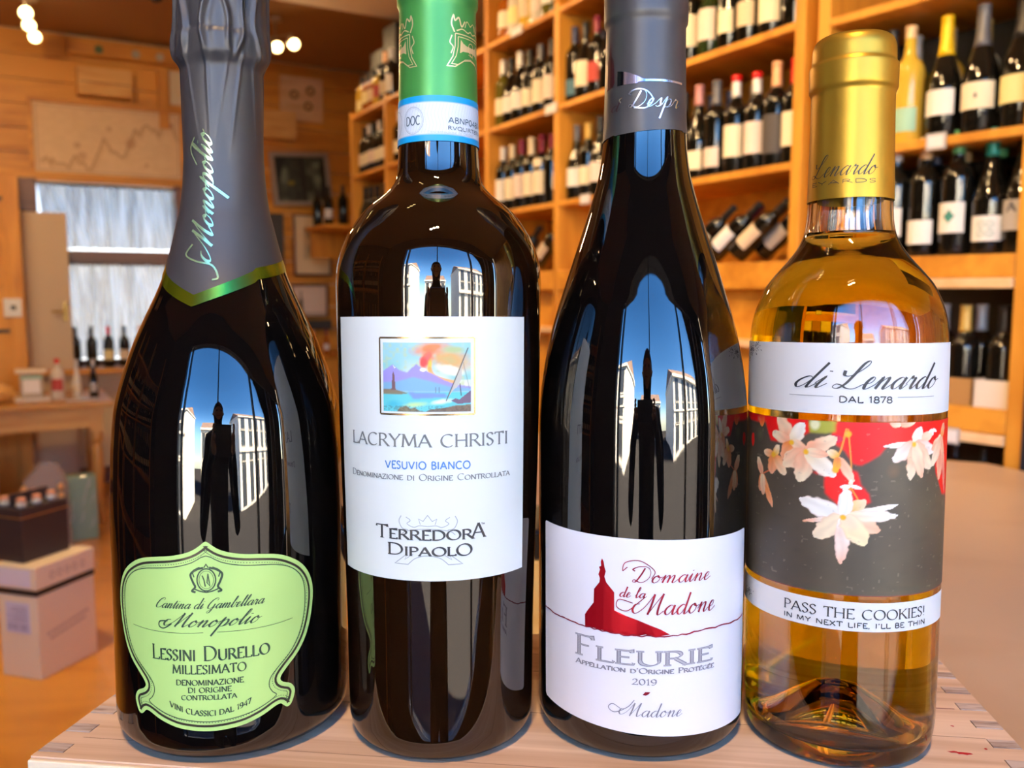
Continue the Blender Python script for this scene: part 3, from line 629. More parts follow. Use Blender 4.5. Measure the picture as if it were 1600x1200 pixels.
# middle bay, lower row (z 1.768)
row(room, RA, [(2.965, G_, D, 'grey', 'mid', 'white'), (2.885, B_, D, 'gold', 'mid', 'cream'), (2.805, G_, D, 'black', 'mid', 'pink'), (2.725, B_, D, 'grey', 'mid', 'cream'), (2.64, B_, D, 'red', 'mid', 'cream'), (2.555, B_, D, 'black', 'mid', 'white'), (2.47, B_, D, 'wine', 'mid', 'cream'), (2.39, B_, D, 'black', 'mid', 'white')], V1, 1.768, 'lower row of the middle bay', 'bottles in the lower row of the middle bay')
row(room, RA, [(2.315, G_, D, 'black', 'low', 'cream'), (2.243, G_, D, 'pink', 'low', 'cream'), (2.16, B_, D, 'grey', 'low', 'pink', 75), (2.072, B_, D, 'white', 'tall', 'cream'), (1.985, B_, D, 'white', 'tall', 'pink'), (1.905, B_, D, 'peach', 'big', 'dark', 70), (1.832, B_, D, 'red', 'tall', 'cream', 70)], V1, 1.768, 'lower row beside the right post of the middle bay', 'bottles in the lower row of the middle bay')
for s, z in ((2.072, 1.768), (1.985, 1.768)):
    MB().lathe([(.284, .0162), (.302, .0162), (.3045, .013)], 20).obj('capsule_top', cm('red'), [o for o in COL.objects if o.name.startswith('wine_bottle') and (o.location - room(V1, s, z + .0005)).length < .002][0], True)
backrow(room, RA, [2.94, 2.86, 2.77, 2.3, 2.21, 2.1, 2.0, 1.9], 2.09, 1.768, 'lower row of the middle bay', 'rear bottles of the middle bay, lower row')
# slanted bottles on the ledge
sm = [(2.195, 'black', 'cream'), (2.14, 'wine', 'cream'), (2.085, 'black', 'white'), (2.03, 'black', 'pink'), (1.975, 'black', 'beige'), (1.925, 'black', 'grey')]
for i, (s, c, lc) in enumerate(sm):
    M = Matrix.Translation(room(1.962 + .062 * (i % 2), s + .06, 1.521)) @ RM @ Matrix.Rotation(math.radians(-90), 4, 'Z') @ Matrix.Rotation(math.radians(50), 4, 'Y') @ Matrix.Rotation(math.radians(-8), 4, 'X')
    bottle(None, 0, B_, D, c, 'tall', lc, '%s slanted bottle from the left leaning on the ledge, %s label' % (ORD[i], lc), 'slanted bottles on the ledge', mat=M, k=.78)
for i, (s, lc) in enumerate(((3.34, 'cream'), (3.25, 'pink'), (3.17, 'beige'))):
    M = Matrix.Translation(room(1.965 + .052 * (i % 2), s + .06, 1.530)) @ RM @ Matrix.Rotation(math.radians(-90), 4, 'Z') @ Matrix.Rotation(math.radians(52), 4, 'Y')
    bottle(None, 0, B_, D, 'black', 'tall', lc, '%s leaning bottle on the ledge left of the second post, %s label' % (ORD[i], lc), 'slanted bottles left of the post', mat=M, k=.8)
# narrow bay between the first two posts
row(room, RA, [(3.54, 'whisky', gl_amber, 'navy', 'mid', 'cream'), (3.45, 'whisky', gl_clear, 'pink', 'mid', 'yellow'), (3.35, 'whisky', gl_gold, 'cream', 'tall', 'beige'), (3.255, 'whisky', gl_clear, 'white', 'tall', 'pink'), (3.165, 'whisky', gl_olive, 'green', 'mid', 'white'), (3.08, 'whisky', gl_dark, 'black', 'mid', 'yellow')], V1, 2.525, 'top shelf of the narrow bay', 'spirit bottles on the top shelf')
row(room, RA, [(3.575, B_, gl_olive, 'white', 'mid', 'cream'), (3.50, G_, gl_dark, 'black', 'mid', 'white'), (3.42, G_, gl_dark, 'white', 'mid', 'white'), (3.335, B_, D, 'black', 'mid', 'cream'), (3.245, B_, D, 'grey', 'tall', 'cream'), (3.155, B_, D, 'black', 'tall', 'pink'), (3.075, B_, D, 'black', 'mid', 'cream')], V1, 2.15, 'upper row of the narrow bay', 'bottles in the upper row of the narrow bay')
row(room, RA, [(3.575, B_, D, 'white', 'tall', 'white'), (3.49, B_, D, 'cream', 'tall', 'cream'), (3.405, B_, D, 'wine', 'tall', 'pink'), (3.32, B_, D, 'cream', 'tall', 'cream', 75), (3.235, B_, D, 'wine', 'tall', 'cream', 75, ('neck', 'cream')), (3.15, B_, D, 'wine', 'none', 'cream'), (3.075, B_, D, 'black', 'mid', 'pink')], V1, 1.768, 'lower row of the narrow bay', 'bottles in the lower row of the narrow bay')
backrow(room, RA, [3.53, 3.44, 3.29, 3.2, 3.11], 2.09, 2.15, 'upper row of the narrow bay', 'rear bottles of the narrow bay')
# bay hidden behind the amber bottle and the far left bay
row(room, RA, [(4.82, B_, D, 'white', 'mid', 'cream'), (4.74, B_, D, 'black', 'mid', 'cream'), (4.66, B_, D, 'white', 'mid', 'white')], V1, 2.15, 'upper row just right of the thin divider', 'far bottles right of the divider')
row(room, RA, [(4.82, G_, D, 'black', 'none', 'cream'), (4.73, G_, D, 'black', 'none', 'cream')], V1, 1.768, 'lower row just right of the thin divider', 'far bottles right of the divider, lower row')
row(room, RA, [(5.41, B_, D, 'black', 'mid', 'cream'), (5.32, B_, D, 'white', 'mid', 'cream'), (5.235, G_, D, 'black', 'mid', 'pink'), (5.145, B_, D, 'white', 'mid', 'cream'), (5.06, B_, D, 'black', 'mid', 'cream'), (4.975, B_, D, 'white', 'mid', 'cream')], V1, 2.15, 'upper row of the farthest bay', 'bottles in the farthest bay')
row(room, RA, [(5.41, G_, D, 'black', 'none', 'cream'), (5.31, G_, D, 'black', 'none', 'cream'), (5.2, G_, D, 'black', 'none', 'cream'), (5.09, B_, D, 'black', 'none', 'cream'), (4.98, G_, D, 'black', 'none', 'cream')], V1, 1.768, 'lower row of the farthest bay', 'dark bottles in the farthest bay')
row(room, RA, [(5.43, 'whisky', gl_gold, 'black', 'low', 'yellow'), (5.33, 'whisky', gl_amber, 'black', 'mid', 'yellow'), (5.23, 'whisky', gl_amber, 'black', 'mid', 'beige'), (5.13, 'whisky', gl_gold, 'black', 'mid', 'red'), (5.03, B_, D, 'peach', 'mid', 'beige'), (4.93, B_, D, 'silver', 'tall', 'white')], V1, 2.525, 'top shelf of the farthest bay', 'spirits on the top shelf of the farthest bay')
for i, (s, v, h) in enumerate(((5.3, 2.12, .38), (5.08, 2.12, .48))):
    t = rthing('black_carton', '%s black carton behind the spirits on the far top shelf' % ('lower' if i == 0 else 'taller'), 'box', v, s, 2.5255)
    MB().box(-.09, .09, -.1, .1, 0, h, .004).obj('box_body', pbsdf('black_card', (.012, .01, .01), .6), t); MB().box(-.091, .091, -.02, .02, h - .001, h + .001).obj('tape', pbsdf('brown_tape', (.25, .16, .08), .5), t)
# right-hand unit, upper row
V2 = 2.195
row(unit, UA, [(1.41, G_, D, 'black', 'mid', 'white'), (1.33, B_, D, 'grey', 'mid', 'white'), (1.265, B_, D, 'black', 'mid', 'cream')], V2, 1.777, 'upper row of the right unit behind the gold capsule', 'bottles of the right unit, upper row')
row(unit, UA, [(1.215, B_, gl_gold, 'beige', 'low', 'green', 30), (1.122, G_, D, 'yellow', 'wide', 'white', 95), (1.035, G_, D, 'grey', 'wide', 'cream', 95), (.945, G_, D, 'black', 'wide', 'yellow', 95)], V2, 1.777, 'upper row of the right unit beside the gold capsule', 'bottles of the right unit, upper row', 4)
for i, (s, c, g) in enumerate(((1.26, 'silver', gl_olive), (1.17, 'beige', gl_gold), (1.08, 'gold', gl_clear), (.99, 'yellow', D), (.925, 'grey', D))):
    bottle(unit(V2 + .11, s, 1.7775), UA - PI / 2, B_, g, c, 'mid', 'white', 'rear %s capsuled bottle in the upper row of the right unit' % c, 'rear bottles of the right unit')
# right-hand unit, ledge row
row(unit, UA, [(1.40, B_, D, 'black', 'mid', 'white'), (1.32, B_, D, 'grey', 'mid', 'cream')], V2, 1.49, 'ledge of the right unit behind the amber shoulder', 'bottles on the ledge of the right unit')
row(unit, UA, [(1.238, B_, D, 'silver', 'mid', 'white', 50), (1.160, B_, D, 'beige', 'low', 'white', 55), (1.078, B_, D, 'green', 'mid', 'white', 55), (.997, G_, gl_dark, 'teal', 'low', 'white', 65), (.925, G_, D, 'white', 'mid', 'grey', 20)], V2, 1.49, 'ledge of the right unit beside the amber shoulder', 'bottles on the ledge of the right unit', 4)
for i, (s, c) in enumerate(((1.23, 'silver'), (1.195, 'navy'), (1.12, 'beige'), (1.03, 'green'), (.955, 'teal'))):
    bottle(unit(V2 + .10, s - .01, 1.4905), UA - PI / 2, B_, D, c, 'none', 'white', 'rear %s capsuled bottle on the ledge of the right unit' % c, 'rear bottles on the ledge', 60)
# printed marks on two of those labels
def find_b(p): return min([o for o in COL.objects if o.name.startswith('wine_bottle')], key=lambda o: (o.location - p).length)
bb = find_b(unit(V2, 1.078, 1.49)); M = poly_fill([(0, 78), (14, 95), (0, 112), (-14, 95)], 4); wrap('diamond_print', M, SF[B_], .7, pbsdf('print_green', (.05, .25, .2), .6), bb)
bb = find_b(unit(V2, .997, 1.49)); M = ([], [])
for cx, cz in ((-10, 72), (10, 72), (-10, 50), (10, 50)):
    for r in (4, 7, 10): outline(M, [(cx + a, cz + b) for a, b in arc(0, 0, r, r, 0, 345, 14)], 1.2)
wrap('scroll_print', M, SF[G_], .7, pbsdf('print_grey_green', (.3, .42, .36), .6), bb)
bb = find_b(unit(V2, .925, 1.49)); M = text2d('A', -16, 8, 100, 22, 'roman', 2.5, 6); wrap('letter_print', M, SF[G_], .7, pbsdf('print_dark', (.05, .05, .06), .6), bb)
bb = find_b(unit(V2, 1.035, 1.777)); M = poly_fill([(-3, 84), (2, 82), (4, 88), (1, 96), (-3, 90)], 3); wrap('leaf_print', M, SF[G_], .7, pbsdf('print_dark', (.05, .05, .06), .6), bb)
# lower bay of the right unit: cartons of bottles
cards = [('white', (.8, .76, .78)), ('brown', (.42, .22, .07)), ('cream', (.75, .68, .58))]
for i, (s0, s1) in enumerate(((1.09, 1.185), (.998, 1.085), (.908, .993))):
    nm, c = cards[i]; t = thing('open_carton', 'open %s carton of dark bottles in the lower bay at the right' % nm, 'box', None, 'cartons in the lower bay', unit(2.155, s0, 1.0855), UA); w = s1 - s0
    m = pbsdf('card_' + nm, c, .7); b = MB(); b.box(0, .003, 0, w, 0, .105); b.box(.25, .253, 0, w, 0, .105); b.box(0, .253, 0, .003, 0, .105); b.box(0, .253, w - .003, w, 0, .105); b.box(0, .253, 0, w, 0, .003); b.obj('box_body', m, t)
    for k, v in enumerate((2.20, 2.285)):
        bottle(unit(v, s0 + w / 2, 1.089), UA - PI / 2, B_, D, ['black', 'gold', 'black'][i] if k == 0 else 'silver', 'none', 'cream', '%s bottle standing in the %s carton of the lower bay' % (('front', 'rear')[k], nm), 'bottles in the cartons', 70, k=.93)
for i, s in enumerate((1.13, 1.05, .98, .93)):
    bottle(unit(2.2, s, .9005), UA - PI / 2, 'whisky', D, 'black', 'none', 'cream', '%s squat dark bottle from the left on the lowest shelf at the right' % ORD[i], 'dark bottles on the lowest shelf', k=.45)
# shelf edge price holders
for i, (fr, an, v, s, z, w, wh) in enumerate(((room, RA, 1.913, 3.33, 2.514, .10, 'top shelf edge of the narrow bay'), (room, RA, 1.913, 3.05, 2.14, .09, 'upper shelf edge in front of the second post'), (room, RA, 1.913, 2.80, 1.757, .07, 'lower shelf edge beside the dark shoulder'), (unit, UA, 2.121, 1.10, 1.766, .05, 'shelf edge of the right unit'), (unit, UA, 2.110, 1.03, 1.052, .06, 'lowest rail at the right'))):
    t = thing('price_holder', 'small clear price holder on the %s' % wh, 'tag', None, 'price holders', fr(v, s, z), an)
    MB().box(0, .003, -w / 2, w / 2, -.02, .02, .001).obj('holder', pbsdf('clear_plastic_grey', (.5, .48, .47), .2), t); MB().box(-.001, 0, -w / 2 + .006, w / 2 - .006, -.014, .014).obj('card', pbsdf('card_white', (.75, .7, .68), .6), t)

# shelving on the left wall, mirrored in the sides of the tall bottles
ls = shelf_unit(lambda v, s, z=0: room(v, s, z), RA + PI, -2.27, .32, [-3.6, -2.5, -1.4, -.45], [.75, 1.13, 1.51, 1.89, 2.27], 'dark wall shelving with bottles on the left side of the shop', back=dark_back, top=2.6)
ls.location = room(-2.27, 3.6, 0)
rr = random.Random(3)
for z in (1.13, 1.51, 1.89):
    for k in range(33):
        s = .52 + k * .0935
        if min(abs(s - q_) for q_ in (1.4, 2.5)) < .06: continue
        bottle(room(-2.34, s, z + .0005), RA + PI / 2, rr.choice([B_, G_]), D, rr.choice(['black', 'wine', 'cream', 'grey', 'gold']), 'mid', 'cream', 'dark wine bottle standing on the left wall shelving', 'bottles on the left wall shelving', k=.97)

# ================================================================== LEFT SIDE OF THE SHOP
tab = rthing('wooden_table', 'orange wooden table with turned leg under the jar and small bottles', 'table', -.40, 6.02, 0)
tm = wood('table_pine', (.68, .37, .10), (.52, .24, .045), (2.2, 16, 16), .4, .1); tmv = wood('table_pine_upright', (.64, .34, .09), (.50, .22, .04), (16, 16, 2.2), .4, .1)
MB().box(-.85, .86, -.40, .42, .725, .752, .006).obj('table_top', tm, tab)
b = MB(); b.box(-.80, .80, -.36, -.335, .60, .724); b.box(-.80, .80, .335, .36, .60, .724); b.box(.775, .80, -.36, .36, .60, .724); b.box(-.80, -.775, -.36, .36, .60, .724); b.obj('apron', tm, tab)
for x, y in ((.765, -.325), (.765, .325), (-.765, -.325), (-.765, .325)):
    b = MB().box(x - .036, x + .036, y - .036, y + .036, .57, .724); b.lathe([(0, .02), (.03, .026), (.10, .02), (.14, .03), (.16, .03), (.18, .022), (.35, .034), (.47, .030), (.50, .022), (.52, .034), (.55, .034), (.57, .028)], 18, (x, y)); autosm(b.obj('leg', tmv, tab))
t = rthing('wooden_crate', 'dark pine crate stored under the wooden table', 'crate', -.45, 6.05, 0)
for k in range(3):
    MB().box(-.28, .28, -.17, -.155, .01 + k * .115, .11 + k * .115, .002).obj('slat', tm, t); MB().box(-.28, .28, .155, .17, .01 + k * .115, .11 + k * .115, .002).obj('slat', tm, t)
MB().box(-.28, -.265, -.154, .154, 0, .35).obj('end_panel', tm, t); MB().box(.265, .28, -.154, .154, 0, .35).obj('end_panel', tm, t); MB().box(-.265, .265, -.154, .154, 0, .012).obj('bottom', tm, t)
# jar in a box with pale lid
t = rthing('lidded_tub', 'square glass tub with wide pale lid on the wooden table', 'jar', .04, 5.93, .7525)
MB().box(-.062, .062, -.055, .055, .02, .165, .012).obj('glass_body', pbsdf('tub_glass', (.55, .48, .38), .1), t)
MB().box(-.085, .085, -.07, .07, .167, .19, .008).obj('lid', pbsdf('tub_lid', (.82, .68, .5), .5), t)
MB().box(-.045, .045, -.058, -.0555, .05, .13).obj('paper_label', lm('white'), t); MB().box(-.06, .06, -.0578, -.0555, .135, .15).obj('green_band', lm('green'), t)
MB().box(-.095, .095, -.08, .08, 0, .019, .006).obj('tray', pbsdf('white_tray', (.78, .72, .64), .4), t)
t = rthing('cracker_pack', 'crinkled golden cellophane pack at the left end of the table', 'packet', -.16, 5.9, .7525)
V = []; F = []; rs = random.Random(2)
for j in range(9):
    for i in range(20):
        a = 2 * PI * i / 20; r = .09 * math.sin(PI * (j + .7) / 9.6) ** .6 * rs.uniform(.82, 1.1); V.append((r * 1.3 * math.cos(a), r * math.sin(a), .11 * j / 8))
for j in range(8):
    for i in range(20): F.append((j * 20 + i, j * 20 + (i + 1) % 20, (j + 1) * 20 + (i + 1) % 20, (j + 1) * 20 + i))
F.append(tuple(range(160, 180))); F.append(tuple(reversed(range(20))))
mesh_obj('wrapper', V, F, pbsdf('gold_wrap', (.85, .5, .15), .3, .2), t)
def lbottle(v, s, z, sh, g, cap, lab, lc, txt, grp, k=1, caph=None, rz=-.2, l2=None): return bottle(room(v, s, z + .0005), RA + rz, sh, g, cap, lab, lc, txt, grp, caph, k=k, lab2=l2)
lbottle(.18, 5.92, .7525, 'whisky', gl_clear, 'red', 'mid', 'red', 'clear square shouldered spirit bottle with red cap on the table', 'bottles on the wooden table', .98, 28)
lbottle(.285, 5.90, .7525, F_, gl_clear, 'silver', 'mid', 'beige', 'slim clear bottle with silver capsule on the table', 'bottles on the wooden table', .72)
lbottle(.375, 5.90, .7525, F_, gl_dark, 'silver', 'mid', 'grey', 'slim dark bottle with silver capsule at the table corner', 'bottles on the wooden table', .72)
tr_ = rthing('glass_tray', 'low pale tray under the two slim bottles on the table', 'tray', .30, 5.80, .7525); MB().box(-.09, .09, -.05, .035, 0, .012, .004).obj('tray_body', pbsdf('glass_tray_m', (.6, .56, .55), .15), tr_)
# sill bottles
for i, (v, c, lc, l) in enumerate(((.33, 'black', 'dark', 'none'), (.435, 'black', 'beige', 'none'), (.545, 'red', 'yellow', 'mid'), (.65, 'black', 'beige', 'mid'), (.755, 'peach', 'cream', 'mid'), (.86, 'cream', 'beige', 'mid'))):
    lbottle(v, 6.84, .8655, B_, gl_dark, c, l, lc, '%s dark bottle from the left on the window sill, %s capsule' % (ORD[i], c), 'bottles on the window sill', .97)
# cupboard at the far left
t = rthing('pine_cupboard', 'bright orange pine cupboard at the left edge of the shop', 'cupboard', -.32, 6.72, 0)
MB().box(-.35, .35, -.18, .25, 0, 2.17, .004).obj('cupboard_body', pineV, t)
MB().box(.27, .352, -.20, -.181, 0, 2.15, .004).obj('corner_post', pineV, t)
for a, b_ in ((.10, .74), (.80, 1.36), (1.44, 2.10)): MB().box(-.33, .24, -.196, -.181, a, b_, .006).obj('door_panel', pineV, t)
MB().lathe([(-.204, .0), (-.204, .016), (-.197, .02)], 16).obj('knob', pbsdf('knob_wood', (.7, .35, .15), .4), t).location = (0, 0, 0)
kn = t.children[-1]; kn.rotation_euler = (0, 0, 0); bpy.data.objects.remove(kn)
b = MB(); b.tube([(.19, -.197, 1.72), (.19, -.205, 1.72), (.19, -.222, 1.72), (.19, -.225, 1.72)], [.008, .01, .018, .008], 14); b.obj('knob', pbsdf('knob_wood', (.7, .35, .15), .4), t, True)
for z_ in (2.00, 1.15): MB().box(.15, .26, -.203, -.1965, z_ - .012, z_ + .012).obj('hinge', pbsdf('iron', (.05, .03, .02), .5, .5), t)
t = rthing('wall_socket', 'small white switch plate with black button on the pine cupboard', 'switch', -.03, 6.52, 1.30)
MB().box(-.06, .045, -.012, .0, -.06, .06, .004).obj('plate', pbsdf('white_plastic', (.8, .8, .78), .4), t); MB().box(-.02, .012, -.017, -.0125, -.015, .015, .002).obj('button', pbsdf('black_gloss', (.01, .01, .01), .08), t)
# white wine carton and dark carrier on the floor
def rot_box(name, label, cat, corner, yaw, w, d, z):
    return thing(name, label, cat, None, None, Vector((corner[0], corner[1], z)), yaw)
c0 = room(.0, 3.45); c1 = room(.197, 3.636); yaw = math.atan2(c1.y - c0.y, c1.x - c0.x)
t = rot_box('wine_carton', 'cream and black wine carton standing on the floor at left', 'box', c0, yaw, .27, .18, 0.0005)
cc = pbsdf('carton_cream', (.88, .76, .55), .6, bump=(8, .1, .004)); cd = pbsdf('carton_black', (.015, .013, .013), .5)
MB().box(0, .272, 0, .178, 0, .312, .003).obj('box_body', cc, t); MB().box(-.0015, .2735, -.0015, .1795, .3125, .334, .001).obj('black_band', cd, t); MB().box(-.003, .275, -.003, .181, .3345, .42, .003).obj('lid', cc, t)
def flat(M, o, ax, ay, mat, name, parent):   # 2D drawing on a plane: o origin, ax, ay axes
    o = Vector(o); ax = Vector(ax); ay = Vector(ay); return mesh_obj(name, [o + ax * u + ay * z_ for u, z_ in M[0]], M[1], mat, parent)
pr = pbsdf('carton_print', (.32, .24, .2), .6)
# printing is not legible in the photograph beyond soft lettering bars, a round mark and a barcode sticker
for x, z_, w, h in ((.04, .150, .20, .012), (.055, .128, .17, .012)):
    M = ([], []); n = int(w / .012)
    for i in range(n): outline(M, [(x + i * w / n, z_), (x + i * w / n, z_ + h)], .004, False); outline(M, [(x + i * w / n, z_), (x + (i + .7) * w / n, z_)], .002, False)
    flat(M, (0, -.0006, 0), (1, 0, .14), (0, 0, 1), pr, 'side_print', t)
for x in (.07, .105, .14, .175, .215):
    M = ([], []); outline(M, [(x + a, .375 + b_) for a, b_ in arc(0, 0, .010, .012, 0, 340, 10)], .003); flat(M, (0, -.0036, 0), (1, 0, 0), (0, 0, 1), pr, 'printed_mark', t)
st_ = pbsdf('sticker_white', (.70, .68, .80), .5)
MB().box(-.0022, -.0005, .035, .145, .17, .285).obj('sticker', st_, t)
M = ([], []); rs = random.Random(4)
for i in range(16): outline(M, [(.045 + i * .006, .18), (.045 + i * .006, .205)], rs.choice([.0015, .003]), False)
for k in range(6): outline(M, [(.045, .215 + k * .01), (.12 + rs.uniform(-.02, .02), .215 + k * .01)], .0025, False)
flat(M, (-.003, 0, 0), (0, 1, 0), (0, 0, 1), pbsdf('barcode_ink', (.2, .2, .35), .6), 'barcode', t)
MB().box(-.0045, -.0032, .02, .165, .345, .41).obj('sticker', pbsdf('sticker_lilac', (.80, .76, .84), .5), t)
c0 = room(-.035, 3.52); t = thing('bottle_carrier', 'black cardboard bottle carrier with bottle tops on the cream carton', 'box', None, None, Vector((c0.x, c0.y, .421)), yaw - .05)
MB().box(0, .205, 0, .15, 0, .20, .003).obj('box_body', pbsdf('carrier_black', (.035, .026, .03), .45), t)
b = MB(); b.box(-.001, .206, -.001, .151, .165, .169); b.obj('gold_line', pbsdf('gold_foil', (.6, .36, .12), .35, .8), t)
b = MB(); b.box(.02, .185, .07, .078, .19, .245, .003); b.obj('handle', pbsdf('carrier_black', (.035, .026, .03), .45), t)
for i, (x, y) in enumerate(((.035, .035), (.10, .035), (.165, .035), (.035, .115), (.165, .115))):
    bt = thing('small_jar', '%s small jar top showing in the black carrier' % ORD[i], 'jar', t.matrix_world @ Matrix.Translation((x, y, .2005)) if False else Matrix.Translation(Vector((c0.x, c0.y, .421))) @ Matrix.Rotation(yaw - .05, 4, 'Z') @ Matrix.Translation((x, y, .2015)), 'jars in the black carrier')
    MB().lathe([(0, .018), (.012, .02), (.018, .016)], 14).obj('jar_shoulder', gl_clear, bt, True); MB().lathe([(.0185, .017), (.03, .017), (.032, .014)], 14).obj('lid', pbsdf('lid_pink', (.7, .32, .2), .35, .3), bt, True)
# gift bag in cellophane, green gift box
t = rthing('green_gift_box', 'pale green gift box wrapped in shiny film beside the table leg', 'box', .245, 5.42, 0)
gb = pbsdf('mint_card', (.26, .46, .34), .35, coat=.6); MB().box(-.085, .085, -.05, .05, 0, .37, .004).obj('box_body', gb, t)
b = MB(); rs = random.Random(5)
for k in range(9):
    x = rs.uniform(-.07, .05); z_ = rs.uniform(.03, .3); b.tube([(x, -.053, z_), (x + .02, -.056, z_ + .03), (x + .03, -.053, z_ + .08)], [.0008, .003, .0008], 6)
b.obj('film_crease', pbsdf('film_white', (.75, .85, .8), .1), t)
t = rthing('clear_gift_bag', 'clear cellophane gift bag with gold ribbon strips near the green box', 'bag', .07, 5.30, 0)
film = bpy.data.materials.new('cellophane'); film.use_nodes = True; n = film.node_tree.nodes; n.clear(); L = film.node_tree.links
out = n.new('ShaderNodeOutputMaterial'); mx = n.new('ShaderNodeMixShader'); tr0 = n.new('ShaderNodeBsdfTransparent'); gp = n.new('ShaderNodeBsdfPrincipled'); gp.inputs['Base Color'].default_value = (.62, .56, .5, 1); gp.inputs['Roughness'].default_value = .12; mx.inputs[0].default_value = .45
L.new(tr0.outputs[0], mx.inputs[1]); L.new(gp.outputs[0], mx.inputs[2]); L.new(mx.outputs[0], out.inputs[0])
V = []; F = []; rs = random.Random(9); nn = 28
for j in range(13):
    q_ = j / 12; sx = .12 * (1 - .1 * q_) if q_ < .8 else .12 * (.9 - (q_ - .8) * 2.5); sy = .06 * (1 - .3 * q_)
    for i in range(nn):
        a = 2 * PI * i / nn; cx = math.copysign(abs(math.cos(a)) ** .5, math.cos(a)); cy = math.copysign(abs(math.sin(a)) ** .5, math.sin(a)); w_ = rs.uniform(.93, 1.06)
        V.append((sx * cx * w_ + .09 * max(0, q_ - .75), sy * cy * w_, .47 * q_))
for j in range(12):
    for i in range(nn): F.append((j * nn + i, j * nn + (i + 1) % nn, (j + 1) * nn + (i + 1) % nn, (j + 1) * nn + i))
mesh_obj('film_body', V, F, film, t)
for x in (-.10, .075):
    b = MB()
    for k in range(6): b.lathe([(.08 + k * .05, .004), (.092 + k * .05, .015), (.105 + k * .05, .017), (.12 + k * .05, .006)], 10, (x, -.072))
    b.obj('ribbon', pbsdf('gold_ribbon', (.95, .6, .25), .3, .5), t, True)
MB().box(-.07, .06, -.03, .03, .005, .28, .006).obj('tissue_block', pbsdf('tissue', (.62, .5, .42), .7), t)
# framed antique map
t = rthing('framed_map', 'long framed antique map above the back window', 'picture', .625, 6.915, 2.225)
def hframe(t, w, h, fw, d, mat, z0=0, name='frame'):
    b = MB(); b.box(-w / 2, w / 2, 0, d, z0, z0 + fw); b.box(-w / 2, w / 2, 0, d, z0 + h - fw, z0 + h); b.box(-w / 2, -w / 2 + fw, 0, d, z0 + fw, z0 + h - fw); b.box(w / 2 - fw, w / 2, 0, d, z0 + fw, z0 + h - fw); return b.obj(name, mat, t)
hframe(t, 1.02, .535, .028, .04, pine, -.02)
P = Paint(0, 96, 0, 48, .5, lin(226, 196, 158)); P.mix(P.n2 * .25, lin(190, 150, 112)); rs = random.Random(3); x, y = 4, 8; pts = []
for k in range(40): pts.append((x, y)); x += rs.uniform(1, 3.2); y = min(44, max(4, y + rs.uniform(-6.5, 7.2)))
P.line(pts, 1.1, lin(150, 105, 75), .7); P.line([(a + 1, b_ - 1.3) for a, b_ in pts], 2.5, lin(190, 150, 112), .4)
for cx, cy, r in ((30, 13, 3), (27, 20, 2.5), (62, 24, 4), (72, 9, 1.6), (48, 33, 2)): P.ell(cx, cy, r, r, 0, lin(170, 120, 90), al=.5)
P.line([(2, 2), (94, 2), (94, 46), (2, 46), (2, 2)], .7, lin(170, 135, 105), .8); P.poly([(82, 38), (92, 38), (92, 41), (82, 41)], lin(160, 120, 100), .7)
o = print_grid('map_sheet', lambda u, z_, off: (u / 100 - .48, .028, z_ / 100 + .008), 0, 96, 0, 48, 0, P.I, vcol('printed_sheet', .6), t)
# crates and box on the wall above the map
t = rthing('wall_crate', 'plain pine wine crate end hung above the antique map', 'crate', .605, 6.86, 2.775); MB().box(-.175, .175, 0, .11, 0, .19, .006).obj('crate_body', wood('crate_yellow', (.78, .46, .15), (.62, .30, .07), (3, 20, 20), .5), t); MB().box(-.165, .165, -.004, -.0005, .085, .089).obj('board_joint', mahog, t)
t = rthing('wall_shelf_strip', 'long narrow plate rack under the ceiling above the wine crate', 'rack', .80, 6.90, 3.05); MB().box(-.42, .30, 0, .07, 0, .10, .004).obj('rack_board', pine, t)
for i, (x, c) in enumerate(((-.22, (.08, .12, .03)), (.02, (.4, .36, .25)), (.18, (.45, .4, .3)))): b = MB(); b.tube([(x, -.001, .045), (x, -.012, .045)], .028, 16); b.obj('medallion', pbsdf('medallion_%d' % i, c, .5), t)
t = rthing('wall_post', 'upright pine batten right of the wine crate on the back wall', 'batten', 1.00, 6.93, 2.60); MB().box(-.035, .035, 0, .045, 0, .42, .003).obj('batten', pineV, t); MB().box(.05, .20, .02, .045, .18, .42).obj('pale_board', cream, t)
t = rthing('wall_crate', 'small orange wine crate end right of the grey capsule', 'crate', 1.83, 6.86, 2.59); MB().box(-.16, .13, 0, .11, 0, .21, .006).obj('crate_body', wood('crate_yellow', (.78, .46, .15), (.62, .30, .07), (3, 20, 20), .5), t)
t = rthing('carved_panel', 'pale carved crate board under the ceiling left of the far shelves', 'panel', 2.03, 6.94, 2.75); MB().box(-.17, .17, 0, .03, 0, .34, .004).obj('panel_board', pale_pine, t)
for cx, cy in ((-.06, .2), (.05, .12), (.07, .24)):
    M = ([], []); outline(M, [(cx + a, cy + b_) for a, b_ in arc(0, 0, .028, .028, 0, 340, 10)], .018); flat(M, (0, -.001, 0), (1, 0, 0), (0, 0, 1), pbsdf('burnt_brand', (.25, .12, .04), .7), 'brand_mark', t)
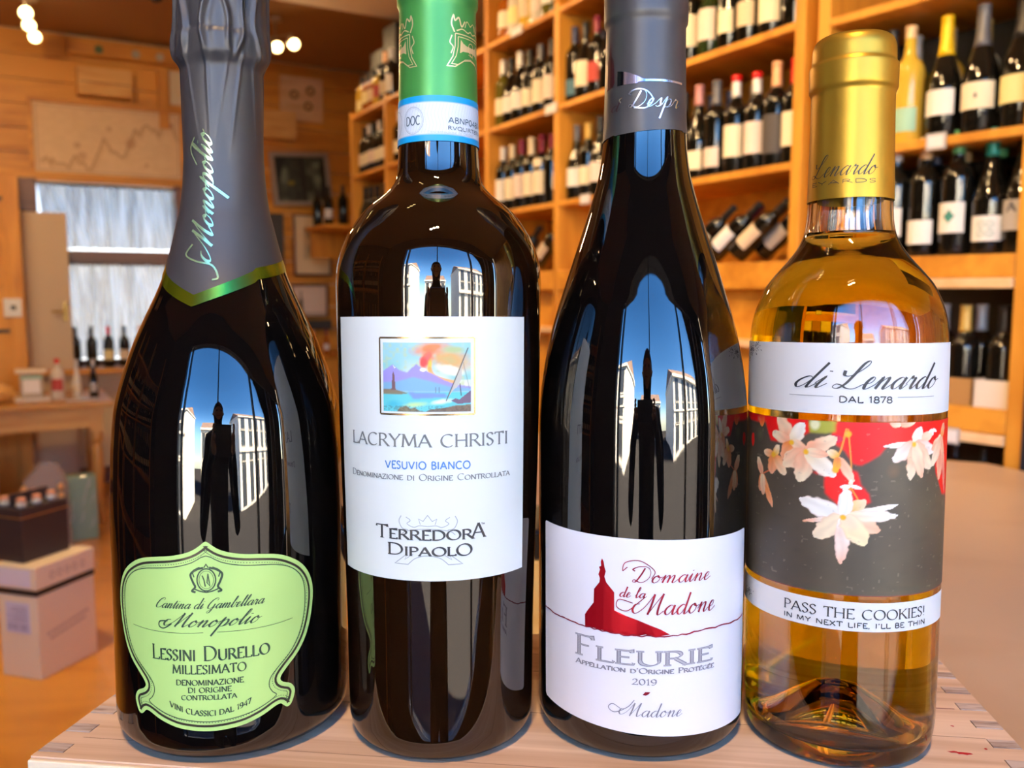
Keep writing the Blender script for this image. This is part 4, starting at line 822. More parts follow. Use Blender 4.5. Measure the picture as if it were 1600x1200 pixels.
# tilted dark photograph
M = Matrix.Translation(room(2.01, 6.93, 2.30)) @ RM @ Matrix.Rotation(math.radians(-3), 4, 'Y') @ Matrix.Rotation(math.radians(-6), 4, 'X')
t = thing('framed_photograph', 'grey framed dark woodland photograph on the back wall', 'picture', M)
hframe(t, .47, .42, .032, .03, pbsdf('grey_frame', (.33, .27, .24), .4), -.21)
P = Paint(0, 40, 0, 36, .5, lin(60, 62, 55)); P.mix(P.n2 * 1.1, lin(28, 30, 26)); P.mix((P.n1 - .45) * 2, lin(130, 140, 120)); P.line([(22, 0), (21, 36)], 3, lin(15, 12, 10)); P.poly([(0, 36), (9, 36), (3, 14), (0, 12)], lin(10, 8, 8)); P.ell(12, 15, 3, 2, 0, lin(150, 130, 40), al=.7); P.poly([(35, 0), (40, 0), (40, 36), (36, 30)], lin(20, 20, 22))
print_grid('photo_sheet', lambda u, z_, off: (u / 100 * 1.02 - .204, .02, z_ / 100 - .18), 0, 40, 0, 36, 0, P.I, vcol('printed_sheet', .6), t)
t = rthing('framed_etching', 'tall dark framed etching on cream mount below the dark photograph', 'picture', 2.09, 6.94, 1.535)
hframe(t, .31, .49, .012, .03, mahog)
P = Paint(0, 28, 0, 46, .5, lin(232, 208, 170)); P.poly([(7, 12), (21, 12), (21, 38), (7, 38)], lin(190, 170, 135), .8, 2); P.ell(14, 31, 6, 5, 0, lin(95, 90, 75), al=.8, soft=.6); P.ell(14, 19, 5.5, 7, 0, lin(120, 115, 95), al=.6, soft=.6)
print_grid('etching_sheet', lambda u, z_, off: (u / 100 - .14, .02, z_ / 100 + .015), 0, 28, 0, 46, 0, P.I, vcol('printed_sheet', .6), t)
t = rthing('framed_print', 'small white framed print with a green bottle below the etching', 'picture', 2.06, 6.94, 1.20)
hframe(t, .30, .265, .010, .03, mahog)
P = Paint(0, 27, 0, 24, .5, lin(228, 206, 190)); P.poly([(5, 3), (8, 3), (8, 12), (7, 15), (7, 20), (6, 20), (6, 15), (5, 12)], lin(40, 60, 40)); P.poly([(4, 1), (27, 1), (27, 3), (4, 3)], lin(90, 80, 60), .4)
print_grid('print_sheet', lambda u, z_, off: (u / 100 - .135, .02, z_ / 100 + .012), 0, 27, 0, 24, 0, P.I, vcol('printed_sheet', .6), t)
t = rthing('dark_ledge', 'dark narrow ledge board below the small white print', 'shelf', 2.05, 6.90, 1.10); MB().box(-.17, .17, 0, .07, 0, .075, .003).obj('ledge_board', pbsdf('dark_slate', (.05, .05, .055), .6), t)
t = rthing('dark_plaque', 'narrow black upright plaque beside the grey capsule shoulder', 'panel', 1.80, 6.95, 1.60); MB().box(-.06, .06, 0, .022, 0, .42, .003).obj('plaque_board', pbsdf('dark_slate', (.05, .05, .055), .6), t)
# low counter shelf by the end of the wall shelving with a few bottles
t = rthing('corner_shelf', 'small pine corner shelf with dark bottles beyond the wall shelving', 'shelf', 2.06, 6.35, 1.86); MB().box(-.13, .2, -.25, .25, 0, .03, .003).obj('shelf_board', pine, t); MB().box(-.1, .18, .2, .22, -.2, -.001).obj('bracket', pineV, t)
for i, (v, s, c, l, lc) in enumerate(((2.0, 6.50, 'black', 'none', 'cream'), (2.03, 6.33, 'black', 'mid', 'white'), (2.10, 6.20, 'black', 'none', 'cream'))):
    lbottle(v, s, 1.8905, B_, gl_dark, c, l, lc, '%s dark bottle from the left on the small corner shelf' % ORD[i], 'bottles on the corner shelf', .95)
for i, (v, s, c) in enumerate(((2.00, 6.4, 'wine'), (2.08, 6.3, 'pink'))):
    pass
t = rthing('low_counter', 'low orange counter below the framed prints', 'counter', 2.0, 6.55, 0); MB().box(-.45, .25, -.25, .35, 0, .90, .004).obj('counter_body', pineV, t); MB().box(-.47, .26, -.27, .38, .9005, .93, .004).obj('counter_top', pine, t)
for i, (v, c, lc) in enumerate(((1.72, 'wine', 'cream'), (1.82, 'red', 'white'), (1.92, 'peach', 'beige'), (2.02, 'wine', 'white'))):
    lbottle(v, 6.42, .9305, B_, gl_dark if i % 2 == 0 else gl_amber, c, 'mid', lc, '%s bottle from the left on the low counter under the prints' % ORD[i], 'bottles on the low counter', .62)

# ================================================================== COUNTER, WINDOW LEDGE, CRATE
cm_w = wood('counter_wood', (.72, .51, .32), (.62, .40, .23), (3, 5, 5), .35, .03)
CZ = 1.0
pts = [(-.06, .56), (1.62, .56), unit(2.10, .93)[:2], (.08, 2.45), (-.13, 1.95)]
t = thing('shop_counter', 'broad pale plywood counter beside the crate reaching to the shelf unit', 'counter', None, None, (0, 0, 0))
prism([(x, y) for x, y in pts], CZ - .03, CZ, 'counter_top', cm_w, t)
prism([(x * .96 + .02, y * .97 + .03) for x, y in pts], 0, CZ - .0305, 'counter_base', pine, t)
t = thing('window_ledge', 'dark grey display ledge under the crate at the shop window', 'ledge', None, None, (0, .33, 0))
MB().box(-.28, .60, -.19, .22, CZ - .03, CZ, .003).obj('ledge_board', pbsdf('slate_paint', (.07, .07, .075), .6), t)
for x in (-.25, .54):
    for y in (-.16, .17): MB().box(x, x + .03, y, y + .03, 0, CZ - .0305).obj('leg', pineV, t)
# wooden wine crate; local frame: x along the front edge, y away, z up, origin = front left top corner
CM = TM @ Matrix.Translation((-.178, .309, 0)) @ Matrix.Rotation(math.radians(-7.3), 4, 'Z')
cr_t = wood('crate_top', (.86, .63, .45), (.56, .33, .19), (3, 95, 30), .55, .3, .0005)
cr_f = wood('crate_front', (.88, .70, .48), (.80, .58, .34), (4, 60, 60), .5, .1, .0003)
cr_e = wood('crate_end_grain', (.62, .50, .42), (.30, .20, .15), (60, 420, 60), .7, .3, .0003)
t = thing('wine_crate', 'pale pine wine crate with finger joints under the four bottles', 'crate', CM)
CW, CD, CH = .3662, .1480, .235
CMi = CM.inverted()
def zbot(x, y):      # local z at which the crate meets the ledge (world z = CZ)
    p = CM @ Vector((x, y, 0)); return (CZ + .0005 - p.z) / (CM.to_3x3() @ Vector((0, 0, 1))).z
def slab(name, x0, x1, y0, y1, ztop, mat, parent=t):
    v = [(x, y, zbot(x, y)) for x, y in ((x0, y0), (x1, y0), (x1, y1), (x0, y1))] + [(x, y, ztop) for x, y in ((x0, y0), (x1, y0), (x1, y1), (x0, y1))]
    return fixn(mesh_obj(name, v, [(3, 2, 1, 0), (4, 5, 6, 7), (0, 1, 5, 4), (1, 2, 6, 5), (2, 3, 7, 6), (3, 0, 4, 7)], mat, parent))
TH = .0105
yj = [.0030, .0190, .0350, .0510, .0670, .0832, .0995, .1160, .1325]
# top board, cut out at the ends where the fingers of the side boards come through
fw = .0070
b = MB(); b.box(TH, CW - TH, 0, CD, -.012, 0)
ys = [0]
for y in yj: ys += [y + .0005, y + .0005 + fw]
ys += [CD]
for k in range(0, len(ys) - 1, 2):
    b.box(0, TH, ys[k], ys[k + 1], -.012, 0); b.box(CW - TH, CW, ys[k], ys[k + 1], -.012, 0)
b.obj('top_board', cr_t, t)
for y in yj:
    for x0, x1 in ((.0002, TH - .0003), (CW - TH + .0003, CW - .0002)):
        MB().box(x0, x1, y + .0009, y + .0001 + fw, -.012, .00012).obj('joint_finger', cr_e, t)
slab('side_board', .0002, TH, .012, CD - .001, -.0122, cr_f); slab('side_board', CW - TH, CW - .0002, .012, CD - .001, -.0122, cr_f)
slab('front_board', .0, CW, .0004, .0115, -.0122, cr_f); slab('back_board', .0, CW, CD - .0009, CD, -.0122, cr_f)
# raised lighter lip of the front board, red pencil line and wax stain on the top
MB().box(.0, CW, -.0022, .0, -.20, -.0006, .0006).obj('front_facing', cr_f, t)
rd = pbsdf('red_wax', (.55, .01, .02), .5); b = MB(); rs = random.Random(8)
def blob(cx, cy, a, bb, n=14):
    M = poly_fill([(cx + a * math.cos(2 * PI * i / n) * rs.uniform(.6, 1.2), cy + bb * math.sin(2 * PI * i / n) * rs.uniform(.5, 1.3)) for i in range(n)], .004); return mesh_obj('wax_stain', [(u, z_, .00012) for u, z_ in M[0]], M[1], rd, t)
blob(.343, .0455, .0040, .0010); blob(.3395, .0462, .0020, .0008, 9); blob(.3525, .0500, .0007, .0005, 8); blob(.347, .068, .0008, .0006, 8)
MB().box(.300, .3535, .0838, .0842, .00008, .00014).obj('pencil_line', pbsdf('red_pencil', (.22, .01, .03), .6), t)
for y, w in ((.121, .0003), (.0155, .0003), (.0585, .0003), (.1005, .0003)):
    MB().box(TH, CW - TH, y, y + w, .00004, .0001).obj('grain_line', pbsdf('grain_brown', (.35, .2, .12), .7), t)

# small yellow wooden box behind the gap between the two middle bottles
t = thing('wooden_box', 'small yellow pine box with red branding behind the middle bottles', 'box', None, None, (.045, .80, CZ + .0005))
MB().box(-.08, .10, 0, .10, 0, .145, .002).obj('box_body', wood('box_yellow', (.85, .55, .17), (.75, .42, .1), (3, 30, 30), .5), t)
MB().box(-.08, .10, -.002, .0, .02, .045).obj('brand_stripe', pbsdf('brand_red', (.45, .06, .03), .6), t); MB().box(-.08, .10, .0, .1, .1455, .175, .003).obj('dark_tray', pbsdf('black_gloss', (.01, .01, .01), .08), t)

# ================================================================== THE FOUR BOTTLES
def hero(name, label, x, y): return thing(name, label, 'bottle', TM @ Matrix.Translation((x, y, .0)))
def glass_body(S_, ztop, mat, parent, n=96, name='bottle_glass', extra=()):
    zs = sorted(set(list(np.round(np.concatenate([np.linspace(0, 12, 16), np.linspace(12, ztop, int(ztop / 2.2))]), 3)) + list(extra)))
    b = MB(); pr = [(.0014, .012), (.0002, (S_.r(0) - 4) / 1000)] + [(max(z_, .0001) / 1000, S_.r(z_) / 1000) for z_ in zs]
    return b.lathe(pr, n).obj(name, mat, parent, True)
def sleeve(name, S_, zlow, ztop, off, mat, parent, n=96, rows=40, fun=None, close=True, smooth=True):
    """foil sleeve from the lower edge zlow(angle) to ztop"""
    V = []; F = []
    for j in range(rows + 1):
        for i in range(n):
            a = 2 * PI * i / n; a = (a + PI) % (2 * PI) - PI; z0 = zlow(a) if callable(zlow) else zlow; z_ = z0 + (ztop - z0) * (j / rows)
            r = S_.r(z_) + off
            if fun: r += fun(a, z_)
            V.append((r / 1000 * math.sin(a), -r / 1000 * math.cos(a), z_ / 1000))
    for j in range(rows):
        for i in range(n): k = j * n; F.append((k + i, k + (i + 1) % n, k + n + (i + 1) % n, k + n + i))
    if close: F.append(tuple(range(rows * n, rows * n + n)))
    return mesh_obj(name, V, F, mat, parent, smooth)
blackglass = pbsdf('black_bottle_glass', (.002, .0018, .0018), .01, ior=1.78)
S1 = Surf([(0, 33), (.6, 38.5), (3, 42.2), (7.4, 44.6), (12, 45), (83, 45), (109, 44.2), (116.3, 43.65), (126, 42.65), (134.2, 40.84), (143.1, 38.1), (152.7, 34.65), (161.6, 30.75), (170.9, 26.4), (178.5, 23.4), (186.1, 21), (198.6, 17.9), (203.6, 16.7), (215, 15.3), (226, 14.8), (256, 14.9), (261, 17.0), (267, 17.3), (272, 16.7), (285, 16.5), (300, 16.9), (306, 16.4), (309, 12)])
S1g = Surf([(z_, r - (1.9 if z_ > 235 else (.5 if z_ > 222 else 0))) for z_, r in zip(S1.z, S1.rr)])
t = hero('sparkling_wine_bottle', 'black sparkling wine bottle with green shield label and grey foil neck', -.1131, .345)
glass_body(S1g, 298, blackglass, t)
def edge1(a):
    d = math.degrees(a); P = [(-180, 190), (-92, 186), (-46, 173.6), (-7.5, 165.6), (43, 175.0), (44, 175.9), (92, 180), (180, 190)]
    return float(np.interp(d, [p[0] for p in P], [p[1] for p in P]))
foil = pbsdf('grey_foil', (.040, .039, .043), .42, .1, bump=(90, .04, .001))
FOLDS = [(-1.15, .35, .95), (-.62, -.2, 1.1), (-.05, .15, 1.3), (.42, -.5, .9), (.75, .55, 1.4), (1.15, -.25, 1.0), (1.8, .3, 1.), (2.5, -.3, 1.), (-1.8, .2, 1.), (-2.5, .3, 1.), (3.0, .1, 1.)]
def wr(a, z_):
    """gathered foil over the wire cage: sharp folds above, stretched creases below the ring"""
    if z_ < 200: return 0
    o = 0
    k = max(0, min(1, (z_ - 258) / 6)); low = max(0, min(1, (z_ - 222) / 30)) * (1 - k)
    for c_, sl_, am in FOLDS:
        d = (a - c_ - sl_ * (z_ - 272) / 60 - .05 * math.sin(z_ * .25 + c_ * 5) + PI) % (2 * PI) - PI
        o += k * am * (1.15 * math.exp(-(d / .055) ** 2) - .45 * math.exp(-((d - .13) / .09) ** 2))
        d2 = (a - c_ - .35 * math.sin(c_ * 3) * (z_ - 255) / 30 + PI) % (2 * PI) - PI; o += low * am * .42 * math.exp(-(d2 / .045) ** 2)
    o += k * (.35 * math.sin(a * 4 + 1) + .2 * math.sin(a * 9 + z_ * .1))
    if 250 < z_ < 270: o += .5 * math.exp(-((z_ - 261) / 3.) ** 2) * math.sin(a * 5 + .8)
    if z_ > 268: o += -.5 * math.exp(-((z_ - 269.5) / 1.1) ** 2) * (.5 + .5 * math.sin(a * 2 + 1.5))
    return o
fo = sleeve('foil_capsule', S1, lambda a: edge1(a) + 4.2, 304, .25, foil, t, 300, 170, wr)
bd = sleeve('foil_band', S1, edge1, 0, .30, vcol('green_gold_foil', .22, .9), t, 240, 1)   # rebuilt below with its own height
me = bd.data; n_ = 240
for i in range(n_):
    a = 2 * PI * i / n_; a = (a + PI) % (2 * PI) - PI
    for j in range(2):
        z_ = edge1(a) + 4.4 * j; r = S1.r(z_) + .32; me.vertices[j * n_ + i].co = (r / 1000 * math.sin(a), -r / 1000 * math.cos(a), z_ / 1000)
bm = bmesh.new(); bm.from_mesh(me); bm.faces.ensure_lookup_table(); bmesh.ops.delete(bm, geom=[bm.faces[-1]], context='FACES_ONLY'); bm.to_mesh(me); bm.free()
ca = me.color_attributes.new('Col', 'FLOAT_COLOR', 'POINT')
for i, v_ in enumerate(me.vertices):
    a = math.degrees(math.atan2(v_.co.x, -v_.co.y)); k = max(0, 1 - abs(a - 18) / 26) if a < 43 else 0; c = lin(150, 165, 40) * (1 - k) + lin(60, 200, 130) * k; ca.data[i].color = (*c, 1)
M = text2d('Monopolio', 184.5, 230, 0, 3.7, 'script', .36, 1.25)
sc = [(-(z_) + 1.2 - .03 * (u - 200), u) for u, z_ in M[0]]
iri = pbsdf('iridescent_foil', (.62, .88, .45), .2, .75); wrap('lettering', (sc, M[1]), S1, .50, iri, fo)
M = ([], []); ribbon(M, cat([(-6, 189), (-8.5, 185), (-4, 182.5), (2, 181), (4.5, 176.5), (2.5, 175.5)], 8), lambda d: .7); ribbon(M, cat([(-6.5, 229.5), (-8.5, 225), (-5.5, 219)], 6), lambda d: .5); wrap('flourish', M, S1, .5, iri, fo)
# green shield label
half = [(0, 82.7), (2.2, 81.2), (4.5, 79.7), (8, 78.4), (13, 77.4), (19.3, 76.7), (25, 75.7), (30, 73.6), (34.8, 70.2), (38.3, 65.2), (39.7, 59.0), (38.6, 50.5), (36.2, 43.3), (32.6, 37.7), (28.0, 33.2), (25.6, 30.6), (25.0, 28.9), (26.2, 27.6), (29.2, 26.2), (30.7, 23.6), (30.1, 20.6), (28.9, 18.4), (27.4, 17.9), (26.0, 18.9), (24.8, 19.8), (22.5, 19.2), (18.5, 17.2), (12.5, 15.1), (6.5, 14.1), (0, 13.7)]
U0 = 4.9
full = [(U0 + a, b_) for a, b_ in half] + [(U0 - a, b_) for a, b_ in half[-2:0:-1]]
def smooth_closed(P, n=4):
    P = [np.array(p, float) for p in P]; N = len(P); out = []
    for i in range(N):
        a, b_, c, d = P[i - 1], P[i], P[(i + 1) % N], P[(i + 2) % N]
        for k in range(n):
            q_ = k / n; out.append(tuple(.5 * (2 * b_ + (c - a) * q_ + (2 * a - 5 * b_ + 4 * c - d) * q_ * q_ + (3 * b_ - a - 3 * c + d) * q_ ** 3)))
    return out
lg = pbsdf('green_label_paper', (.46, .70, .21), .42, .1, bump=(700, .05, .0002))
sh = smooth_closed(full, 3); M = poly_fill(sh, 3); lab = wrap('paper_label', M, S1, .18, lg, t, smooth=True); fixn(lab)
ink = pbsdf('green_black_ink', (.012, .04, .02), .5); ink2 = pbsdf('bronze_ink', (.05, .045, .03), .28, .4)
def inset(P, d):
    P = [np.array(p) for p in P]; N = len(P); out = []
    for i in range(N):
        e = P[(i + 1) % N] - P[i - 1]; e = e / (np.linalg.norm(e) + 1e-9); nrm = np.array([e[1], -e[0]])
        out.append(tuple(P[i] + nrm * d))
    return out
def area(P): return sum(P[i][0] * P[(i + 1) % len(P)][1] - P[(i + 1) % len(P)][0] * P[i][1] for i in range(len(P)))
sg = 1 if area(sh) < 0 else -1
M = ([], []); outline(M, inset(sh, 1.9 * sg), .85); wrap('border_line', M, S1, .30, ink2, lab)
def shrink(P, d): return [p for p in inset(P, d * sg)]
inn = [(0, 77.6), (5, 75.2), (11, 73.6), (18, 72.8), (24.5, 72.0), (30.5, 69.6), (34.5, 65.2), (35.8, 59.0), (35.0, 50.5), (32.6, 43.5), (28.6, 37.8), (23.6, 33.2), (21.2, 30.2), (20.8, 27.3), (22.0, 25.0), (23.3, 23.4), (19, 20.9), (13.5, 18.9), (7, 17.7), (0, 17.2)]
inn = smooth_closed([(U0 + a, b_) for a, b_ in inn] + [(U0 - a, b_) for a, b_ in inn[-2:0:-1]], 3); M = ([], []); outline(M, inn, .30); wrap('border_line', M, S1, .30, ink, lab)
M = ([], []); dd = inset(smooth_closed(sh, 1), 3.1 * sg); L_ = len(dd)
for i in range(0, L_, 1):
    a, b_ = np.array(dd[i]), np.array(dd[(i + 1) % L_]); c = (a + b_) / 2; e = (b_ - a); ln = np.linalg.norm(e)
    if ln > .3: e = e / ln; ribbon(M, [tuple(a), tuple(a + e * .35)], lambda d: .25); ribbon(M, [tuple(c), tuple(c + e * .35)], lambda d: .25)
wrap('dotted_line', M, S1, .30, ink, lab)
def T1(txt, u0, u1, z_, cap, st, thin, thick, curve=None, S_=S1, mat=ink, par=None, off=.32):
    thin *= 1.25; thick *= 1.28
    return wrap('lettering', text2d(txt, u0, u1, z_, cap, st, thin, thick, curve), S_, off, mat, par or lab)
T1('Cantina di Gambellara', -14.5, 24.0, 58.6, 1.75, 'script', .12, .38)
T1('Monopolio', -9.5, 22.0, 52.0, 2.35, 'script', .15, .62)
T1('LESSINI DURELLO'.replace('LESSINI', 'Lessini').replace('DURELLO', 'Durello'), -16.4, 26.3, 39.7, 5.2, 'roman', .22, .62)
T1('MILLESIMATO', -8.2, 17.9, 34.9, 3.1, 'roman', .18, .48)
T1('DENOMINAZIONE', -6.9, 16.8, 30.7, 1.9, 'roman', .14, .36); T1('DI ORIGINE', -2.6, 12.6, 28.0, 1.8, 'roman', .14, .34); T1('CONTROLLATA', -5.1, 14.4, 25.3, 1.7, 'roman', .14, .34)
T1('VINI CLASSICI DAL 1947', -9.6, 19.3, 19.5, 1.9, 'roman', .15, .36, lambda x: .0155 * (x - U0) ** 2 - .1)
M = ([], []); ribbon(M, cat([(-25.6, 50.6), (-16, 49.9), (-6, 49.7), (3.4, 49.9)], 6), lambda d: .16); ribbon(M, cat([(8.2, 49.9), (18, 49.8), (28, 50.1), (35.1, 50.8)], 6), lambda d: .16)
ribbon(M, cat([(-9.5, 54), (-12.6, 53.6), (-12.9, 51.8), (-11, 51.2), (-8, 53)], 6), lambda d: .45); wrap('rule_line', M, S1, .32, ink, lab)
M = ([], [])          # oval crest with mantling
outline(M, [(U0 + a, 69 + b_) for a, b_ in arc(0, 0, 3.2, 4.0, 0, 345, 20)], .45); outline(M, [(U0 + a, 69 + b_) for a, b_ in arc(0, 0, 2.5, 3.2, 0, 345, 20)], .15)
for sgn in (-1, 1):
    ribbon(M, cat([(U0 + sgn * 1.0, 73.4), (U0 + sgn * 3.4, 72.7), (U0 + sgn * 5.4, 71.0), (U0 + sgn * 4.6, 68.2), (U0 + sgn * 3.9, 66.5), (U0 + sgn * 5.0, 65.1), (U0 + sgn * 3.8, 64.6)], 6), lambda d: .75)
    ribbon(M, cat([(U0 + sgn * 2.2, 73.6), (U0 + sgn * 4.6, 72.2), (U0 + sgn * 4.2, 70.0)], 5), lambda d: .4)
    ribbon(M, cat([(U0, 64.5), (U0 + sgn * 2, 64.9), (U0 + sgn * 4, 65.7)], 5), lambda d: .45)
ribbon(M, [(U0 - .8, 73.3), (U0, 74.6), (U0 + .8, 73.3)], lambda d: .4); ribbon(M, [(U0 + .6, 71.2), (U0 + .2, 68), (U0 + 1.2, 66.8), (U0 + .6, 71)], lambda d: .35); ribbon(M, [(U0 - 1.4, 70.6), (U0 - .8, 69), (U0 - .4, 66.6)], lambda d: .4)
wrap('crest', M, S1, .32, ink, lab)

# ---- amber-black white wine bottle
S2 = Surf([(0, 28), (.4, 31.5), (2, 33.8), (5, 35.4), (9, 36.2), (45, 36.7), (119, 38.6), (160, 39.35), (173, 39.5), (179.5, 39.2), (186.6, 37.6), (192.7, 35), (197.3, 32.0), (202.2, 28.2), (206.6, 22.8), (209.6, 19.3), (213, 16.9), (218, 15.7), (230.4, 15.1), (246, 14.8), (277, 14.3), (279, 15.1), (290, 15.2), (300, 14.6), (303, 12)])
t = hero('white_wine_bottle', 'dark amber white wine bottle with white label and green capsule', -.0282, .337)
amber = pbsdf('amber_black_glass', (.007, .0028, .001), .01, ior=1.78)
glass_body(S2, 300, amber, t)
gcap = pbsdf('green_capsule', (.055, .27, .06), .36, .35, bump=(160, .06, .0006))
cp = sleeve('foil_capsule', S2, 241.0, 302, .22, gcap, t, 120, 50)
M = ([], []); ribbon(M, [(-9.4, 243), (-9.4, 275)], lambda d: .12); wrap('foil_seam', M, S2, .26, pbsdf('seam_dark', (.03, .15, .05), .4), cp)
gold = pbsdf('gold_print', (.92, .70, .38), .34, .6)
def bell(cx, mirror=1):
    M = ([], []); q_ = lambda P: [(cx + mirror * a, b_) for a, b_ in P]
    for k, w_ in ((1., .42), (.84, .34)):
        f = lambda P: q_([(a * k, 259 + (b_ - 259) * k) for a, b_ in P])
        ribbon(M, f([(-7.3, 265.4), (7.3, 265.4)]), lambda d: w_)
        for s_ in (-1, 1): ribbon(M, f([(s_ * 7.3, 265.4), (s_ * 7.4, 261), (s_ * 8.3, 257), (s_ * 10.5, 253.4), (s_ * 7.4, 253.4), (s_ * 3.6, 256.0), (0, 256.8)]), lambda d: w_)
    for s_ in (-1, 1):
        ribbon(M, q_(cat([(s_ * 7.6, 265.8), (s_ * 8.8, 268.8), (s_ * 8.0, 271.8), (s_ * 7.4, 270.0), (s_ * 5.8, 271.2), (s_ * 4.6, 268.2), (s_ * 3.0, 270.4)], 5)), lambda d: .6)
        ribbon(M, q_(cat([(s_ * 6.8, 266.4), (s_ * 4.2, 267.4), (s_ * 1.6, 266.6), (0, 267.4)], 5)), lambda d: .5); ribbon(M, q_(cat([(s_ * 8.6, 264.6), (s_ * 9.4, 262), (s_ * 8.2, 260.4), (s_ * 9.0, 258)], 5)), lambda d: .45)
        ribbon(M, q_(cat([(s_ * 3, 268.2), (s_ * 2, 270.6), (0, 269.2)], 5)), lambda d: .4)
    ribbon(M, q_(cat([(-1.2, 258.8), (1.4, 258.6), (1.6, 262.6), (-.6, 262.8), (-1, 260), (1.6, 258)], 5)), lambda d: .3)
    return M
for cx in (15.0, -17.3, -48):
    wrap('gold_emblem', bell(cx), S2, .30, gold, cp)
    M = poly_fill([(cx - 5.0, 263.4), (cx + 5.0, 263.4), (cx + 5.4, 258.6), (cx + 1.5, 259.6), (cx - 1.5, 259.6), (cx - 5.4, 258.6)], 2); wrap('gold_field', M, S2, .27, pbsdf('gold_field', (.80, .60, .30), .35, .3), cp)
bs = sleeve('state_seal_strip', S2, 226.2, 242.6, .40, vcol('seal_paper', .45), t, 120, 24, close=False)
ca = bs.data.color_attributes.new('Col', 'FLOAT_COLOR', 'POINT')
for i, v_ in enumerate(bs.data.vertices):
    z_ = v_.co.z * 1000; blue = z_ > 240.3 or z_ < 228.4; ca.data[i].color = (*(lin(10, 140, 205) if blue else lin(214, 222, 232)), 1)
ik = pbsdf('seal_ink', (.08, .12, .16), .6); ikl = pbsdf('seal_ink_light', (.42, .48, .55), .6)
T1('DOC', -11.7, -5.3, 232.3, 3.1, 'sans', .3, .34, None, S2, ik, bs, .5)
M = ([], []); outline(M, [(-8.5 + a, 233.9 + b_) for a, b_ in arc(0, 0, 4.3, 4.9, 0, 350, 24)], .3); outline(M, [(-8.5 + a, 233.9 + b_) for a, b_ in arc(0, 0, 3.8, 4.4, 0, 350, 24)], .12); outline(M, [(-19 + a, 233.9 + b_) for a, b_ in arc(0, 0, 4.3, 4.9, 0, 350, 24)], .3)
for k in range(36):
    u_ = -20 + k * 1.25; ribbon(M, [(u_, 229), (u_ + .8, 232), (u_ - .2, 236), (u_ + .8, 239.8)], lambda d: .07)
wrap('guilloche', M, S2, .46, ikl, bs)
T1('ABNP0481', 4.8, 20.5, 232.8, 2.0, 'sans', .2, .27, None, S2, ik, bs, .5); T1('RVQL1RT871', 4.6, 20.5, 230.3, 1.3, 'sans', .15, .2, None, S2, ik, bs, .5)
T1('Denominazione di Origine', -2.6, 16, 228.9, .85, 'roman', .08, .1, None, S2, ikl, bs, .5)
lw = pbsdf('ivory_label_paper', (.80, .82, .76), .5, bump=(500, .06, .0002))
lab = patch('paper_label', S2, -42.3, 38.1, 68.6, 161.9, .18, lw, t, 1.5, 4)
# bring the label's lower corners in a little, as the paper is cut
gy = pbsdf('grey_ink', (.16, .17, .16), .5); bi = pbsdf('blue_ink', (.06, .19, .50), .5); bk = pbsdf('soft_black_ink', (.03, .03, .032), .5); pal = pbsdf('pale_grey_ink', (.38, .40, .39), .5)
TT = lambda *a, **k: T1(*a, S_=S2, par=lab, **k)
TT('LACRYMA CHRISTI', -33.4, 29.4, 116.6, 4.35, 'roman', .22, .60, mat=gy)
TT('VESUVIO BIANCO', -17.0, 14.0, 108.8, 2.6, 'sans', .3, .36, mat=bi)
TT('Denominazione di Origine Controllata', -34.0, 30.2, 104.8, 2.2, 'roman', .12, .30, mat=gy)
def two(txt, u0, u1, z_, cap, st, par): T1(txt, u0 + .35, u1 + .35, z_ - .12, cap, st, .16, .26, S_=S2, mat=pal, par=par, off=.27); T1(txt, u0, u1, z_, cap, st, .24, .72, S_=S2, mat=bk, par=par)
two('Terredor', -21.6, 14.8, 83.5, 4.6, 'roman', lab); two('A', 14.0, 19.6, 83.7, 5.2, 'roman', lab)
two('Dipaol', -16.6, 8.6, 77.8, 4.1, 'roman', lab); two('O', 8.4, 14.6, 77.6, 4.1, 'roman', lab)
T1('TM', 17.8, 19.2, 88.2, .6, 'sans', .08, .1, S_=S2, mat=bk, par=lab)
M = ([], []); ex = -1.4
for s_ in (-1, 1):
    f = lambda P: [(ex + s_ * a, b_) for a, b_ in P]
    ribbon(M, f(cat([(9.6, 92), (10.4, 90), (9.2, 87.5), (7, 87)], 5)), lambda d: .3); ribbon(M, f(cat([(7.8, 91.6), (6.2, 90.4), (7.4, 89.2), (5.0, 88.0), (3.0, 88.6), (0, 88.4)], 5)), lambda d: .25)
    ribbon(M, f([(2.6, 89), (3.2, 91), (1.6, 90.2), (0, 92.4)]), lambda d: .25); ribbon(M, f(cat([(0, 87.4), (4, 87.2), (8, 86.4), (9.6, 85.2)], 5)), lambda d: .25)
    ribbon(M, f([(8.4, 77.6), (12.2, 74.6), (7.2, 74.5)] + cat([(7.2, 74.5), (4.8, 76.6), (2, 77.6), (0, 77.8)], 4)), lambda d: .3); ribbon(M, f([(5.2, 78.4), (8.4, 76.2), (7.6, 78.0)]), lambda d: .22)
wrap('crown_emblem', M, S2, .24, pal, lab)
M = ([], []); fr_ = [(-18.6, 154.6), (15.5, 154.6), (15.5, 127.9), (-18.6, 127.9)]
for k in range(4): ribbon(M, [fr_[k], fr_[(k + 1) % 4]], lambda d: .62)
wrap('gilt_frame_line', M, S2, .24, pbsdf('gilt_line', (.62, .42, .20), .22, .9), lab)
P = Paint(-17.3, 14.1, 128.9, 152.9, .22, lin(150, 200, 205)); U_, Z_ = P.U, P.Z
P.mix(np.clip((148 - Z_) / 12, 0, 1) * .9, lin(246, 238, 200)); P.mix((P.n1 - .4) * 1.4 * (Z_ > 140), lin(110, 190, 190)); P.mix((P.n2 - .55) * 1.8, lin(190, 200, 140))
